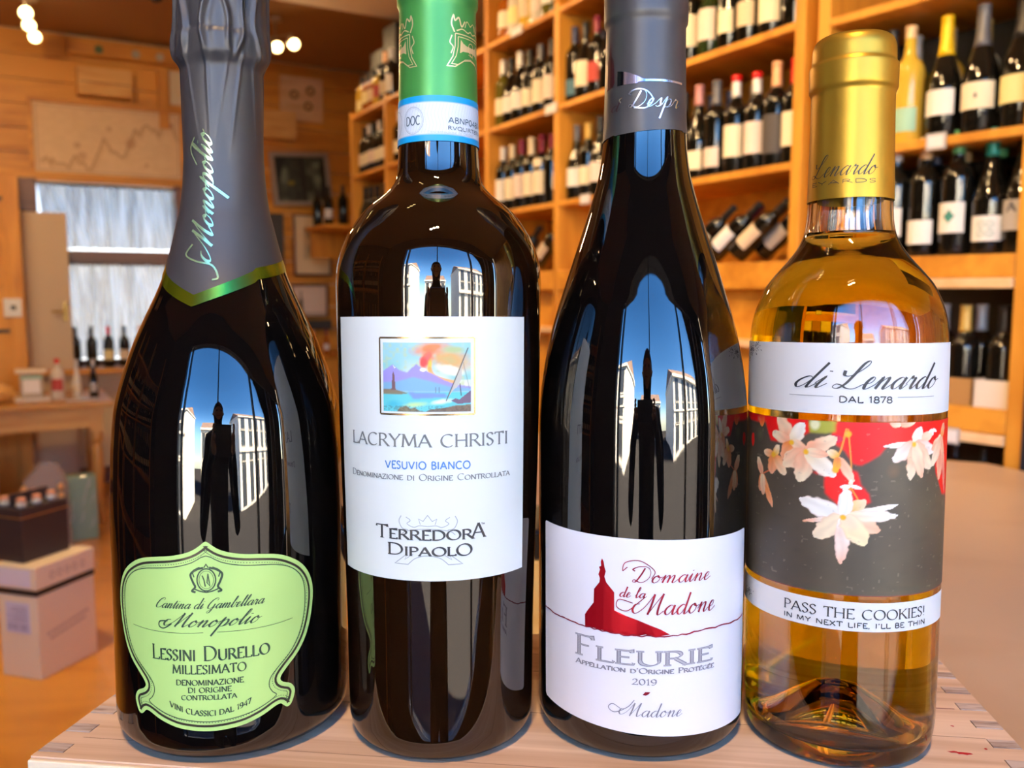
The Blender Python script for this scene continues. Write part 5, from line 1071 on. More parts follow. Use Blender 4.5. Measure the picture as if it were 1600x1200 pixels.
P.ell(7, 147, 9, 4.5, -12, lin(230, 150, 80), lin(190, 170, 110), .6); P.ell(0, 151, 8, 3, 10, lin(225, 130, 80), None, .7); P.ell(8, 150.5, 5, 1.6, 0, lin(170, 185, 130), None, .6); P.ell(-1.2, 147.5, 2.6, 4.6, -20, lin(235, 120, 60), lin(225, 90, 90), .5); P.ell(-2.4, 146, 1.7, 2.6, 0, lin(220, 60, 60), None, .6); P.ell(-.2, 144.5, 1.0, 3.6, -8, lin(250, 190, 70), None, .6)
P.ell(6.5, 143.5, 6, 2, -14, lin(250, 240, 205), None, .5); P.line(cat([(-.2, 144), (1.0, 141.6), (4, 140.2), (8, 139.2)], 5), 1.3, lin(235, 160, 80), .85)
P.poly([(-17.3, 143), (-13.4, 145.4), (-11, 143.4), (-8.2, 142.6), (-4.8, 145.6), (-3.6, 144.6), (-1.8, 143.4), (1, 142), (5, 139.8), (9, 138.4), (14.2, 137.6), (14.2, 136), (-17.3, 136)], lin(140, 130, 205), .95, 1)
P.poly([(-17.3, 139), (-12, 139.4), (-6, 141), (0, 139.6), (7, 137.6), (14.2, 137), (14.2, 135.6), (-17.3, 135.6)], lin(105, 170, 195), .8, 3); P.poly([(-13.5, 145.3), (-12.3, 144.2), (-12.9, 143.9)], lin(250, 250, 255)); P.ell(-2.6, 143.6, 1.2, .8, 0, lin(255, 235, 220))
P.poly([(-17.3, 135.9), (14.2, 135.9), (14.2, 128), (-17.3, 128)], lin(90, 190, 200), 1, 1); P.poly([(-8, 135.8), (5, 135.4), (6, 134.0), (-6, 133.4)], lin(110, 115, 205), .8, 3); P.ell(-13, 131.5, 4, 1.8, 0, lin(60, 170, 195), None, .8); P.ell(-5, 131.5, 5, 1.2, 5, lin(190, 225, 150), None, .8); P.ell(4, 132.5, 5, 1.1, 8, lin(245, 250, 235), None, .8)
P.poly([(-17.3, 136.6), (-14.5, 136.8), (-13.8, 136.9), (-11, 136.2), (-7.5, 135.4), (-11, 134.9), (-17.3, 135.0)], lin(120, 105, 80), .95, 1); P.poly([(-14, 136.6), (-13.6, 142), (-13.4, 143.1), (-12.9, 142), (-12.4, 136.6)], lin(110, 80, 85))
P.poly([(-12, 128.9), (-11, 130.4), (-8.6, 131), (-7, 130.0), (-5.6, 130.5), (-4.0, 129.4), (-2, 128.9)], lin(115, 110, 85), 1, 1); P.poly([(-2, 128.9), (0, 129.8), (5, 130.4), (9, 131.2), (14.2, 131.4), (14.2, 128.9)], lin(110, 95, 80), 1, 1); P.mix((P.n3 > .6) * (Z_ < 131) * .4, lin(50, 45, 45))
P.poly([(7, 132.8), (8.6, 133.6), (10, 133.2), (14.2, 136.4), (14.2, 132.0), (9.4, 131.6)], lin(95, 80, 105)); P.poly([(13.0, 150.8), (11.0, 144.6), (10.8, 140.6), (9.4, 137.8), (7.6, 136.2), (5.6, 133.2), (8.4, 140)], lin(190, 185, 170), .95); P.line([(5.4, 132.8), (13.1, 151)], .35, lin(60, 50, 50)); P.line([(10.2, 138.6), (10.6, 134.6)], .35, lin(60, 50, 50)); P.line([(11.4, 146), (13.6, 137)], .2, lin(90, 80, 80), .7)
for x in (1.8, 3): P.line([(x, 135.6), (x, 137.4)], .3, lin(70, 75, 90), .8)
print_grid('volcano_print', S2, -17.3, 14.1, 128.9, 152.9, .23, P.I, vcol('printed_paper', .5), lab)

# ---- red wine bottle
S3 = Surf([(0, 31), (.6, 35.5), (2.5, 38.2), (6, 40.0), (10, 40.6), (90, 40.8), (118.7, 40.75), (128.1, 40.4), (140.7, 39.05), (151.5, 37.1), (162.1, 34.5), (172.1, 31.4), (184.6, 27.4), (195.7, 23.75), (205.7, 20.7), (215, 18.1), (221.7, 16.85), (230, 16.0), (247.3, 15.4), (272.5, 15.0), (274, 15.8), (290, 15.8), (300, 15.4), (304, 12.5)])
t = hero('red_wine_bottle', 'black red wine bottle with white chapel label and charcoal capsule', .0516, .342)
glass_body(S3, 300, blackglass, t)
ccap = pbsdf('charcoal_capsule', (.045, .045, .052), .40, .2, bump=(120, .05, .0006))
cp = sleeve('foil_capsule', S3, lambda a: 231.0 + 1.2 * math.sin(a * 1.1) + (.4 * math.sin(5 * a) if abs(a) > .9 else 0), 303, .25, ccap, t, 140, 60, lambda a, z_: .12 * math.sin(a * 9 + z_ * .2) * max(0, 1 - (z_ - 231) / 12))
pur = pbsdf('dark_purple_foil', (.035, .006, .012), .3, .3)
M = poly_fill([(-17.3, 266.5), (-16.6, 260), (-15.2, 258), (-14.8, 250), (-16, 248.3), (-20.5, 247.9), (-22.5, 251), (-22, 256), (-20, 258.5), (-18.2, 261)], 2); wrap('chapel_print', M, S3, .45, pur, cp)
P = Paint(-13.8, 14, 248.0, 254.4, .3, (.08, .08, .1)); 
def stripe(n0=40):
    V = []; F = []; C = []
    for i in range(n0 + 1):
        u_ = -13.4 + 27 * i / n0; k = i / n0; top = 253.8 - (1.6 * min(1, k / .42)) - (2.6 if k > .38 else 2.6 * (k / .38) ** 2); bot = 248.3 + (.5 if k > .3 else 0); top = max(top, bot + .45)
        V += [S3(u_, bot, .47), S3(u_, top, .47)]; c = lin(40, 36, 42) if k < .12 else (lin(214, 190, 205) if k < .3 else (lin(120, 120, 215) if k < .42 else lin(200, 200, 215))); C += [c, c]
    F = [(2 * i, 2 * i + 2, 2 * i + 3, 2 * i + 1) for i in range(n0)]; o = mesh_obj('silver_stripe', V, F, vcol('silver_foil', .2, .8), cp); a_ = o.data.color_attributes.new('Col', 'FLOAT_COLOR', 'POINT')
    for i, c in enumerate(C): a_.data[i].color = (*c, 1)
stripe()
slv = pbsdf('silver_lettering', (.72, .66, .66), .25, .9)
T1('Despr', -8.6, 11.0, 239.6, 3.0, 'script_soft' if 'p' in S and 'r' in S else 'script', .16, .5, S_=S3, mat=slv, par=cp, off=.5); T1('d', -17.0, -12.6, 239.0, 2.2, 'script_soft', .15, .5, S_=S3, mat=pur, par=cp, off=.5)
M = ([], []); ribbon(M, cat([(-8, 245.4), (-5, 246.2), (-1.5, 245.2), (.5, 242), (-2, 239.2), (-6.4, 239.4)], 6), lambda d: .45); ribbon(M, cat([(-11.0, 243.6), (-12.2, 243), (-11.6, 241.8)], 4), lambda d: .4); wrap('flourish', M, S3, .5, slv, cp)
lw3 = pbsdf('white_label_paper', (.84, .81, .84), .55, bump=(260, .25, .0003))
# label outline with rounded corners
lp = [(-50.3, 83.2), (-49.6, 84.0), (44.8, 82.2), (45.6, 81.4), (45.9, 10.6), (45.0, 9.8), (-48.6, 15.2), (-49.6, 16.2)]
dp = []
for a, b_ in zip(lp, lp[1:] + lp[:1]):
    d_ = math.dist(a, b_); n_ = max(1, int(d_ / 3)); dp += [(a[0] + (b_[0] - a[0]) * k / n_, a[1] + (b_[1] - a[1]) * k / n_) for k in range(n_)]
dp = [(u_, z_ - (1.1 * (1 - (u_ / 48) ** 2) if z_ < 17 else 0)) for u_, z_ in dp]
M = poly_fill(dp, 3); lab = wrap('paper_label', M, S3, .18, lw3, t, smooth=True); fixn(lab)
rf = pbsdf('red_metal_foil', (.50, .006, .02), .30, .7); rl = pbsdf('dark_red_foil', (.28, .01, .03), .35, .5); hat = pbsdf('hatched_grey', (.22, .21, .24), .5)
TT = lambda *a, **k: T1(*a, S_=S3, par=lab, **k)
ch = [(-26.5, 49.0), (-26.6, 53.4), (-25.4, 55.2), (-23.0, 58.5), (-22.9, 63.5), (-20.8, 66.3), (-20.6, 67.8), (-21.2, 69.2), (-20.6, 71.0), (-21.0, 71.9), (-20.2, 72.4), (-20.3, 74.0), (-19.8, 75.2), (-19.2, 74.0), (-18.9, 72.2), (-18.4, 70.6), (-18.9, 68.6), (-18.2, 66.6), (-15.2, 63.3), (-15.1, 56.7), (-11, 55.2), (-6.5, 53.8), (-2.5, 52.2), (1.3, 50.7), (4.8, 48.7), (0, 48.0), (-8, 47.9), (-14, 48.3), (-20, 48.8)]
M = poly_fill(ch, 3); wrap('chapel_print', M, S3, .27, rf, lab)
rs = random.Random(12); pts_ = [(-50, 50.4)] + [(-50 + k * 1.6, float(np.interp(-50 + k * 1.6, [-50, -38, -26, -12, 1, 7, 20, 36, 44, 45.5], [50.4, 49.6, 49.0, 48.2, 48.1, 48.3, 49.4, 48.6, 48.6, 49.6])) + rs.uniform(-.28, .28)) for k in range(1, 60)]
M = ([], []); wd = [0]; ribbon(M, [p for p in pts_ if p[0] < 45.4], lambda d: .38 + .22 * rs.random(), 2.5); wrap('horizon_line', M, S3, .29, rl, lab)
TT('Domaine', -9.0, 20.2, 67.6, 2.7, 'script_soft', .18, .50, mat=rl); TT('de la', -13.6, -4.2, 62.0, 1.75, 'script_soft', .15, .42, mat=rl); TT('Madone', -6.5, 22.6, 56.0, 3.5, 'script_soft', .2, .60, mat=rl)
M = ([], []); ribbon(M, cat([(-10.5, 73.0), (-12.2, 71.6), (-11.2, 74.6), (-6, 75.4), (-1, 72), (-2, 69)], 6), lambda d: .3); ribbon(M, cat([(-8.5, 60), (-13.4, 61), (-14.2, 58.2), (-10.6, 57.0), (-6.4, 60.4), (-4.2, 62.4)], 6), lambda d: .32); wrap('flourish', M, S3, .32, rl, lab)
def hatched(txt, u0, u1, z_, cap, S_, par):
    T1(txt, u0, u1, z_, cap, 'fat', .30, 1.35, S_=S_, mat=pbsdf('hatch_dark', (.16, .15, .18), .5), par=par, off=.30)
    M = text2d(txt, u0, u1, z_, cap, 'fat', .10, 1.02); wrap('lettering_fill', M, S_, .33, pbsdf('hatch_pale', (.46, .44, .47), .5), par)
    M = ([], []); x = u0
    st_, tw = layout(txt, 'fat'); sx = (u1 - u0) / tw
    for P_, isser in st_:
        if isser: continue
        for (a0, b0), (a1, b1) in zip(P_[:-1], P_[1:]):
            if abs(a1 - a0) < .02 and abs(b1 - b0) > .4:
                X = u0 + a0 * sx; y0, y1 = sorted((z_ + b0 * cap, z_ + b1 * cap)); y = y0 + .3
                while y < y1 - .3: ribbon(M, [(X - .45, y - .25), (X + .45, y + .25)], lambda d: .10); y += .42
    wrap('hatching', M, S_, .36, pbsdf('hatch_dark', (.16, .15, .18), .5), par)
hatched('F', -30.8, -22.2, 37.9, 7.4, S3, lab); hatched('LEURIE', -22.0, 22.8, 37.4, 5.0, S3, lab)
TT('Appellation d\'Origine Prote/ge/e', -30.6, 23.2, 34.4, 1.9, 'roman', .14, .46, mat=hat); TT('2019', -8.6, .4, 30.2, 2.1, 'fat', .14, .42, mat=hat)
M = poly_fill([(-4.7, 26.5), (-3.8, 27.6), (-2.0, 27.6), (-2.6, 26.8), (-3.6, 26.3)], 1); wrap('leaf_print', M, S3, .3, rl, lab)
TT('Madone', -11.5, 9.4, 18.4, 2.3, 'script_soft', .12, .40, mat=hat); M = ([], []); ribbon(M, cat([(-12.6, 20.8), (-15.4, 22.2), (-17.0, 20.6), (-14.6, 19.2), (-10, 21.6), (-7.6, 24.4)], 6), lambda d: .26); wrap('flourish', M, S3, .32, hat, lab)

# ---- golden wine bottle in clear glass
S4 = Surf([(0, 28), (.6, 31.2), (3, 33.4), (7, 34.5), (12, 35.0), (26, 35.25), (127, 35.5), (150, 35.45), (157, 35.1), (161, 34.5), (165.6, 33.3), (170.5, 31.4), (174, 29.6), (179.0, 25.7), (183.4, 21.9), (188.5, 18.3), (193.1, 16.3), (198.1, 15.45), (204.6, 15.1), (230, 14.6), (244, 14.2), (262, 14)])
t = hero('dessert_wine_bottle', 'clear bottle of golden wine with flower label and gold capsule', .1275, .330)
cg = bpy.data.materials.new('clear_glass'); cg.use_nodes = True; n = cg.node_tree.nodes; b_ = n['Principled BSDF']; b_.inputs['Base Color'].default_value = (1, 1, 1, 1); b_.inputs['Transmission Weight'].default_value = 1; b_.inputs['Roughness'].default_value = 0; b_.inputs['IOR'].default_value = 1.52
lq = bpy.data.materials.new('golden_wine'); lq.use_nodes = True; n = lq.node_tree.nodes; b_ = n['Principled BSDF']; b_.inputs['Base Color'].default_value = (1, 1, 1, 1); b_.inputs['Transmission Weight'].default_value = 1; b_.inputs['Roughness'].default_value = 0; b_.inputs['IOR'].default_value = 1.34
va = n.new('ShaderNodeVolumeAbsorption'); va.inputs['Color'].default_value = (.96, .865, .02, 1); va.inputs['Density'].default_value = 88; lq.node_tree.links.new(va.outputs[0], n['Material Output'].inputs['Volume'])
outer = [(20.5, 0.01), (20.0, 4), (17.5, 9), (12.5, 15), (6, 21), (1.2, 25.5), (0.05, 27.5)]
zs = [.3, .8, 1.6, 3, 5, 7, 9, 12, 18, 26] + list(np.linspace(32, 150, 36)) + list(np.linspace(152, 204, 34)) + list(np.linspace(208, 262, 14))
prof = outer + [(z_, S4.r(z_)) for z_ in zs] + [(262.5, 11)]
def inr(z_): return S4.r(z_) - (2.6 if z_ > 14 else 2.6 + (14 - z_) * .12) if z_ < 190 else S4.r(z_) - 3.2
zi = list(np.linspace(262, 208, 12)) + list(np.linspace(204, 150, 34)) + list(np.linspace(146, 16, 40)) + [13, 10, 8]
inner = [(z_, inr(z_)) for z_ in zi] + [(6.6, 27), (6.6, 24.5), (8.5, 20.5), (12.5, 16.5), (18, 11.5), (23.0, 5.5), (24.5, 0.01)]
MB().lathe([(z_ / 1000, r / 1000) for z_, r in prof + inner], 128, cap=False).obj('bottle_glass', cg, t, True)
fixn(t.children[-1]); t.children[-1].data.polygons.foreach_set('use_smooth', [True] * len(t.children[-1].data.polygons))
FILL = 193.0
zl = [8, 10, 13] + list(np.linspace(16, 146, 40)) + list(np.linspace(150, FILL, 28))
liq = [(24.6, .01), (23.1, 5.6), (18.1, 11.6), (12.6, 16.6), (8.6, 20.6), (6.5, 24.5), (6.5, 27.0)]
liq = [(z_ - .15, r) for z_, r in liq] + [(z_, inr(z_) + .25) for z_ in zl] + [(FILL, 6), (FILL, .01)]
lo = MB().lathe([(z_ / 1000, r / 1000) for z_, r in liq], 128, cap=False).obj('golden_wine', lq, t, True); fixn(lo); lo.data.polygons.foreach_set('use_smooth', [True] * len(lo.data.polygons))
# little glass studs round the foot
b = MB()
for k in range(46):
    a = 2 * PI * k / 46
    if k % 9 == 8: continue
    bm = bmesh.new(); bmesh.ops.create_icosphere(bm, subdivisions=1, radius=.0009); r = .0309; v = [(q.co.x + r * math.cos(a), q.co.y + r * math.sin(a), q.co.z + .0016) for q in bm.verts]; f = [[q.index for q in p.verts] for p in bm.faces]; bm.free(); b.add(v, f)
b.obj('foot_studs', cg, t, True, 'stuff')
SG = Surf([(200, 15.2), (204.6, 15.1), (244.0, 14.45), (244.8, 14.6), (245.6, 15.2), (247, 15.35), (254.3, 15.4), (255.6, 14.6), (258, 14.5), (260.6, 14.4), (263, 13.8), (264.6, 12.4), (265.4, 9)])
gcp = pbsdf('gold_capsule', (.52, .29, .028), .38, .75, bump=(200, .05, .0005))
cp = sleeve('foil_capsule', SG, 205.0, 265.3, .35, gcp, t, 120, 90)
M = ([], []); ribbon(M, [(15.2, 206), (15.2, 262)], lambda d: .13); wrap('foil_seam', M, SG, .4, pbsdf('seam_gold', (.35, .22, .05), .4), cp)
dk = pbsdf('brown_black_ink', (.03, .02, .012), .5)
T1('Lenardo', -20.3, 2.6, 213.0, 3.3, 'script', .14, .42, S_=SG, mat=dk, par=cp, off=.45); T1('EYARDS', -21.5, 3.8, 210.1, 1.35, 'sans', .15, .18, S_=SG, mat=dk, par=cp, off=.45)
lw4 = pbsdf('cream_white_paper', (.82, .80, .76), .55, bump=(300, .25, .0003))
l1 = patch('paper_label', S4, -68, 38.8, 128.1, 152.8, .18, lw4, t, 1.5, 4); l3 = patch('paper_label', S4, -68, 36.2, 52.0, 62.4, .18, lw4, t, 1.5, 4)
T1('di', -31.8, -20.6, 137.2, 4.0, 'script', .2, .85, S_=S4, mat=bk, par=l1); T1('Lenardo', -15.6, 20.4, 137.2, 4.0, 'script', .2, .9, S_=S4, mat=bk, par=l1)
T1('DAL 1878', -15.0, 2.8, 132.4, 2.1, 'sans', .25, .32, S_=S4, mat=bk, par=l1)
M = ([], [])
for a, b_ in ((-32.2, -17.0), (4.6, 20.2)):
    x = a
    while x < b_: ribbon(M, [(x, 134.3), (x + .25, 134.3)], lambda d: .25); x += .5
rs = random.Random(21)
for cx, cz, n_, r in ((-57, 149.5, 60, 2.2), (-52, 151, 30, 3.5), (-60, 146, 20, 1.2)):
    for k in range(n_): a = rs.uniform(0, 2 * PI); q_ = r * rs.random() ** .7; x, z_ = cx + q_ * math.cos(a) * 1.4, min(152.3, cz + q_ * math.sin(a)); ribbon(M, [(x, z_), (x + rs.uniform(.2, .6), z_ + rs.uniform(-.4, .4))], lambda d: rs.uniform(.15, .5))
wrap('dotted_line', M, S4, .3, bk, l1)
M = ([], [])
for k in range(40): x, z_ = rs.gauss(-55, 2.4), rs.uniform(54.5, 57.5); ribbon(M, [(x, z_), (x + rs.uniform(.2, .5), z_ + rs.uniform(-.5, .5))], lambda d: rs.uniform(.15, .5))
wrap('ink_blot', M, S4, .3, bk, l3)
T1('PASS THE COOKIES!', -32.6, 19.8, 56.5, 3.4, 'roman', .18, .42, S_=S4, mat=bk, par=l3); T1("IN MY NEXT LIFE, I'LL BE THIN", -32.6, 20.0, 53.4, 1.7, 'sans', .2, .26, S_=S4, mat=bk, par=l3)
# flower photograph printed on the middle label
P = Paint(-66, 38.0, 64.6, 125.6, .30, lin(72, 66, 58)); P.mix((P.n1 - .35) * .9, lin(88, 82, 66)); P.mix((P.n2 - .6) * .8, lin(60, 56, 50))
RED = lin(228, 18, 22)
P.poly([(-17.0, 126.9), (-4.5, 126.8), (19.9, 126.7), (38.5, 126.4), (38.5, 100), (37.5, 92), (36.2, 97.9), (29.7, 98.6), (23.8, 106.6), (21.6, 114.8), (13.7, 118.7), (8.2, 118.4), (1.2, 117.4), (-1, 114.5), (-4.1, 112.4), (-7.2, 110.6), (-9.8, 111.1), (-12.5, 115.4), (-16.8, 118.5)], RED, 1, 3)
P.poly([(-23.5, 107.2), (-19.1, 106.5), (-18.7, 100.3), (-14.1, 96.2), (-8.9, 95.4), (-3.7, 97.9), (-4.3, 100.6), (-7.0, 103.9), (-8.2, 108.3), (-12.4, 109.8)], RED, 1, 3)
P.poly([(-66, 126.2), (-41.7, 126.7), (-24.6, 125.9), (-24.4, 121.3), (-31.6, 116.6), (-40.5, 116.8), (-43.4, 123.0), (-55.3, 122.6)], RED, .95, 3); P.poly([(-24.8, 126), (-15.4, 126), (-15.8, 121.9), (-20.0, 121.1), (-24.4, 121.3)], lin(170, 170, 60), .9, 3); P.ell(-22.6, 124, 2.2, 2.4, 0, lin(240, 235, 190), al=.8, soft=.5)
P.ell(-47, 118.6, 3, 3.4, 0, lin(120, 125, 95), None, 1., .5); P.ell(4, 108.6, 3, 3, 0, lin(120, 90, 66), None, 1., .5)
ST = lin(232, 150, 60)
P.line(cat([(-12.2, 123.1), (-13.6, 116.5), (-15.0, 111.3), (-11.0, 108.2), (-10.7, 100.9), (-11.2, 93.6)], 6), .7, ST); P.line(cat([(-11.6, 123), (-10.3, 109.9), (-10.7, 104.3), (-7.9, 98.8)], 6), .5, ST); P.line([(-38, 107), (-45, 103.5)], .5, lin(220, 110, 70)); P.ell(-16.5, 119.4, 3.2, 1.6, 0, lin(200, 30, 80), al=.8)
def petal(cu, cz, ang, ln, w, c1, c2, fold=.5):
    t_ = math.radians(ang); du = P.U - cu; dz = P.Z - cz; x = (du * math.cos(t_) + dz * math.sin(t_)) / ln; y = (-du * math.sin(t_) + dz * math.cos(t_)) / (w / 2)
    xc = np.clip(x, 0, 1); prof = np.sqrt(xc + .02) * np.clip(1 - xc, 0, 1) ** .62 * 1.75; wob = (P.n3 - .5) * .22
    d = np.abs(y + wob) / (prof + 1e-3); m = np.clip((1 - d) / .14, 0, 1) * ((x > 0) & (x < 1))
    vein = .5 + .5 * np.sin(y * 7 + P.n2 * 4); k = np.clip(xc * 1.1 - .1 + (P.n2 - .5) * .5, 0, 1)[..., None]; c = np.asarray(c2) * (1 - k) + np.asarray(c1) * k; c = c * (1 - .10 * vein[..., None]) * (1 - .22 * (np.abs(d - .55) < .0))[..., None]
    edge = np.clip((d - .72) / .28, 0, 1)[..., None]; c = c * (1 - .35 * edge) + np.asarray(lin(240, 150, 110)) * .35 * edge
    mm = m[..., None]; P.I = P.I * (1 - mm) + c * mm
WH, CR, PK, OR_ = lin(255, 250, 236), lin(253, 228, 188), lin(248, 178, 140), lin(240, 140, 70)
FL = [((-45, 103.6), [(120, 6, 3.6, CR, PK), (-100, 6, 4, PK, OR_), (-62, 11.5, 3.2, PK, OR_), (-85, 7, 3.5, PK, CR)]),
      ((-38.6, 111.6), [(175, 5, 3, CR, OR_), (-100, 6.5, 5, PK, OR_), (-50, 7.5, 4.5, CR, OR_), (60, 4, 3, CR, lin(240, 180, 50))]),
      ((-31, 117.3), [(122, 10, 5.5, CR, PK), (165, 8, 4.6, CR, PK), (58, 7.5, 5.4, WH, CR), (-120, 7, 5, PK, OR_)]),
      ((-25.6, 114.4), [(28, 10.5, 5.6, CR, PK), (150, 6, 4, CR, PK), (205, 8.5, 5.5, CR, PK), (-145, 9.5, 6, CR, PK), (-100, 10, 7.4, CR, PK), (-38, 11.5, 6.4, WH, CR), (-5, 7, 3.5, PK, CR)]),
      ((-14.6, 113.2), [(-58, 9.5, 3.8, CR, PK), (150, 4, 3.4, CR, lin(240, 180, 60)), (-100, 5, 3, lin(250, 200, 60), OR_)]),
      ((-10.3, 103.4), [(190, 3.6, 1.5, WH, WH), (-12, 3.6, 1.5, WH, WH), (90, 2.2, 1.6, WH, CR), (-150, 3, 1.1, WH, WH)]),
      ((-12.2, 92.6), [(40, 9, 5.5, CR, lin(245, 190, 60)), (-22, 12.5, 7, PK, CR), (163, 15.6, 7.2, WH, WH), (-167, 14, 2., PK, WH), (-140, 12.5, 7.6, CR, CR), (14, 18, 3, WH, CR), (2, 17.5, 4.6, WH, CR), (-93, 16.5, 5.6, PK, WH), (85, 9.5, 5.6, WH, WH), (-52, 11.8, 8.6, lin(252, 232, 170), CR)]),
      ((11.8, 118.2), [(20, 9.5, 4.6, CR, PK), (184, 11.5, 2.2, WH, CR), (216, 10, 6, WH, PK), (-96, 12.5, 5.2, CR, PK), (66, 6, 5, WH, CR), (-18, 11, 5, WH, PK), (-48, 12, 6.5, CR, PK), (-72, 12.5, 5.5, PK, CR)]),
      ((27.5, 119.5), [(-150, 8, 4.5, PK, CR), (-95, 15, 6, PK, lin(235, 110, 90)), (-125, 12, 5, CR, PK), (70, 5, 4, PK, OR_), (-75, 22, 4, lin(235, 90, 90), PK)]),
      ((20.8, 122.6), [(200, 2.6, 1.4, WH, WH), (-20, 2.6, 1.4, WH, WH), (-90, 2.2, 1.4, WH, WH)]), ((6, 124.8), [(10, 6, 3.4, CR, PK), (170, 4, 3, PK, CR)]), ((-46, 126), [(-90, 4.5, 4, OR_, RED)]), ((-53, 118), [(-90, 5, 3.4, RED, RED)])]
for k_, ((cu, cz), ps) in enumerate(FL):
    for g_, ln, w_, c1, c2 in ps: petal(cu, cz, g_, ln * (1.14 if k_ < 4 else 1.04), w_ * (1.25 if k_ < 4 else 1.15), c1, c2)
for u_, z_, r in ((-31, 117, 1.2), (-25.5, 114.2, 1.3), (-12.5, 92.2, 1.2), (11.6, 117.8, 1.4), (-15.5, 108.6, 1.3), (-39, 111.6, 1.3), (-11.6, 121.4, 1.3)): P.ell(u_, z_, r, r, 0, lin(240, 180, 40), None, .5)
P.mix(((P.n3 > .93) * .25), lin(160, 150, 130))
print_grid('flower_print', S4, -66, 38.0, 64.6, 125.6, .18, P.I, vcol('printed_paper', .5), t)

# ================================================================== THE PHOTOGRAPHER (seen only as a reflection) AND PHONE
ph = thing('phone', 'dark phone held up in front of the bottles', 'phone', None, None, (0, -.200, EYE))
MB().box(-.075, .075, -.008, .0, -.038, .038, .003).obj('phone_body', pbsdf('black_gloss', (.01, .01, .01), .08), ph); MB().box(-.070, .070, -.0090, -.0082, -.034, .034).obj('screen', pbsdf('screen_dark', (.02, .02, .025), .05), ph)
per = thing('person', 'person in a dark coat holding up a phone behind the crate', 'person', None, None, (0.0, -.65, 0))
def skin(name, chains, mat, parent, lv=2):
    """chains: lists of (x, y, z, r); the first chain holds the root; others start at a shared vertex index"""
    V = []; E_ = []; Rr = []
    for start, ch_ in chains:
        prev = start
        for x, y, z_, r in ch_:
            V.append((x, y, z_)); Rr.append(r)
            if prev is not None: E_.append((prev, len(V) - 1))
            prev = len(V) - 1
    me = bpy.data.meshes.new(name); me.from_pydata(V, E_, []); o = bpy.data.objects.new(name, me); COL.objects.link(o)
    md = o.modifiers.new('skin', 'SKIN'); md.use_smooth_shade = True
    for i, r in enumerate(Rr): me.skin_vertices[0].data[i].radius = (r, r)
    me.skin_vertices[0].data[0].use_root = True
    s_ = o.modifiers.new('sub', 'SUBSURF'); s_.levels = lv; s_.render_levels = lv
    dg = bpy.context.evaluated_depsgraph_get(); m2 = bpy.data.meshes.new_from_object(o.evaluated_get(dg)); bpy.data.objects.remove(o); bpy.data.meshes.remove(me)
    m2.name = name; m2.materials.clear(); m2.materials.append(mat); m2.polygons.foreach_set('use_smooth', [True] * len(m2.polygons)); q_ = bpy.data.objects.new(name, m2); COL.objects.link(q_); q_.parent = parent; return q_
coat = pbsdf('dark_coat', (.012, .012, .016), .8, bump=(60, .2, .004)); skn = pbsdf('skin', (.55, .32, .22), .5); jean = pbsdf('dark_jeans', (.02, .025, .045), .8)
hx = 0
# body: pelvis root, spine, head, legs, arms as one surface
ch_ = [(None, [(0, 0, .95, .13), (0, 0, 1.10, .13), (0, 0, 1.27, .15), (0, .0, 1.40, .12), (0, .01, 1.48, .055), (0, .03, 1.56, .075), (0, .035, 1.63, .092), (0, .03, 1.70, .07)])]
# indices 0..7
arms = []
for s_ in (-1, 1):
    ch_.append((3, [(s_ * .17, 0, 1.40, .062), (s_ * .24, .07, 1.24, .05), (s_ * .25, .12, 1.16, .045), (s_ * .17, .26, 1.27, .038), (s_ * .105, .40, 1.365, .028), (s_ * .088, .435, 1.385, .026)]))
    ch_.append((0, [(s_ * .10, 0, .86, .10), (s_ * .11, .01, .50, .065), (s_ * .11, 0, .12, .045), (s_ * .11, .02, .05, .042), (s_ * .115, .14, .035, .035)]))
skin('body', ch_, coat, per)
bm = bmesh.new(); bmesh.ops.create_uvsphere(bm, u_segments=24, v_segments=16, radius=1)
for v_ in bm.verts:
    x, y, z_ = v_.co; f_ = 1 - .25 * max(0, -z_); nose = .016 * math.exp(-((x / .16) ** 2 + ((z_ + .12) / .25) ** 2)) if y > .6 else 0
    v_.co = (x * .078 * f_, y * .098 * f_ + nose, z_ * .122)
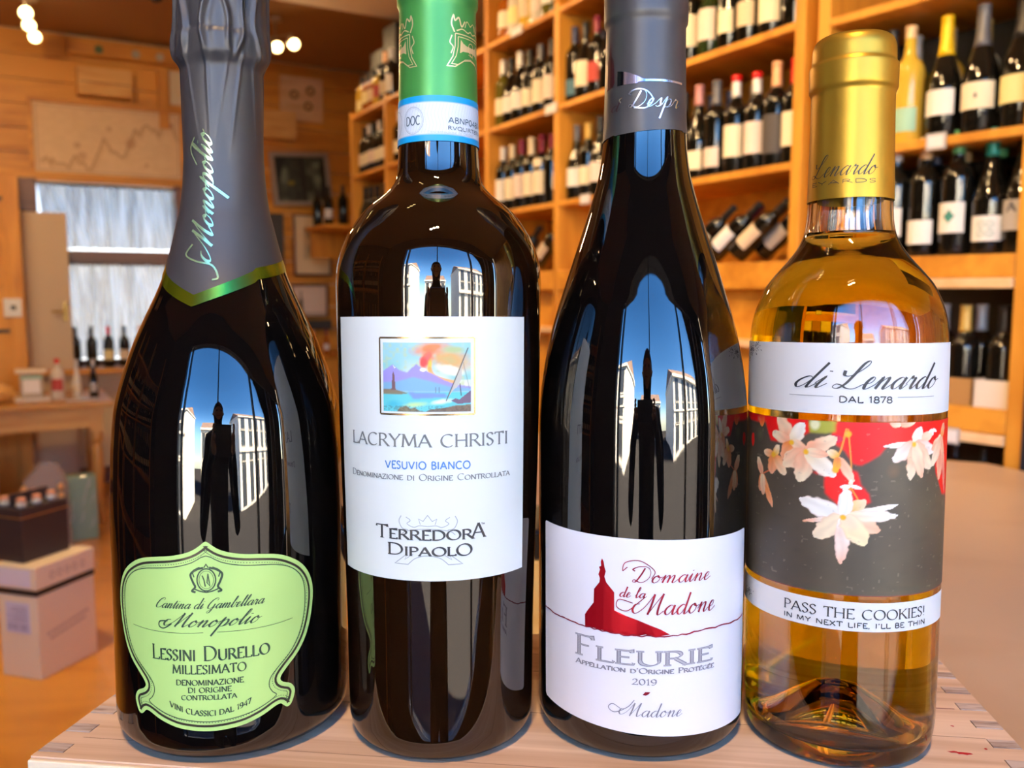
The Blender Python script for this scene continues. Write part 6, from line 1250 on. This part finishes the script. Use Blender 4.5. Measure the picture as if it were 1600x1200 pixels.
bm.verts.index_update(); hv = [q_.co + Vector((0, .04, 1.635)) for q_ in bm.verts]; hf = [[q_.index for q_ in p.verts] for p in bm.faces]; bm.free()
mesh_obj('face', hv, hf, skn, per, True)
b = MB(); 
for s_ in (-1, 1): b.tube([(s_ * .030, .128, 1.655), (s_ * .030, .136, 1.655)], [.012, .006], 10)
b.obj('eyes', pbsdf('eye_dark', (.02, .015, .01), .2), per); MB().tube([(-.025, .128, 1.585), (0, .136, 1.583), (.025, .128, 1.585)], .005, 8).obj('mouth', pbsdf('lips', (.4, .14, .12), .5), per)
b = MB()
for s_ in (-1, 1): b.tube([(s_ * .076, .03, 1.66), (s_ * .086, .025, 1.64), (s_ * .078, .03, 1.61)], [.008, .014, .007], 8)
b.obj('ears', skn, per, True)
bm = bmesh.new(); bmesh.ops.create_uvsphere(bm, u_segments=24, v_segments=16, radius=1); hv = []
for v_ in bm.verts:
    x, y, z_ = v_.co; k = 1.0 if (z_ > .35 or y < .1) else .86; hv.append((x * .088 * k, .025 + y * .105 * k, 1.655 + z_ * .122 * (1 if z_ > 0 else .8) * k + .004))
bm.verts.index_update(); hf = [[q_.index for q_ in p.verts] for p in bm.faces]; bm.free(); mesh_obj('hair', hv, hf, pbsdf('dark_hair', (.02, .012, .008), .6), per, True)
for s_ in (-1, 1):      # hands: palm and five separate fingers closed round the ends of the phone
    c_ = [(None, [(s_ * .092, .425, 1.375, .020), (s_ * .092, .448, 1.392, .021), (s_ * .088, .462, 1.402, .017)])]
    skin('hand', c_, skn, per, 1)
    for k, (dz, ln) in enumerate(((.030, .030), (.012, .034), (-.006, .032), (-.022, .026))):
        skin('finger', [(None, [(s_ * .092, .455, 1.398 + dz * .6, .0085), (s_ * .090, .480, 1.400 + dz, .008), (s_ * (.086 - .0), .492, 1.400 + dz, .0075), (s_ * (.080 - ln * .25), .4945, 1.400 + dz, .0065)])], skn, per, 1)
    skin('thumb', [(None, [(s_ * .088, .440, 1.378, .010), (s_ * .080, .455, 1.372, .009), (s_ * .066, .462, 1.380, .0075)])], skn, per, 1)
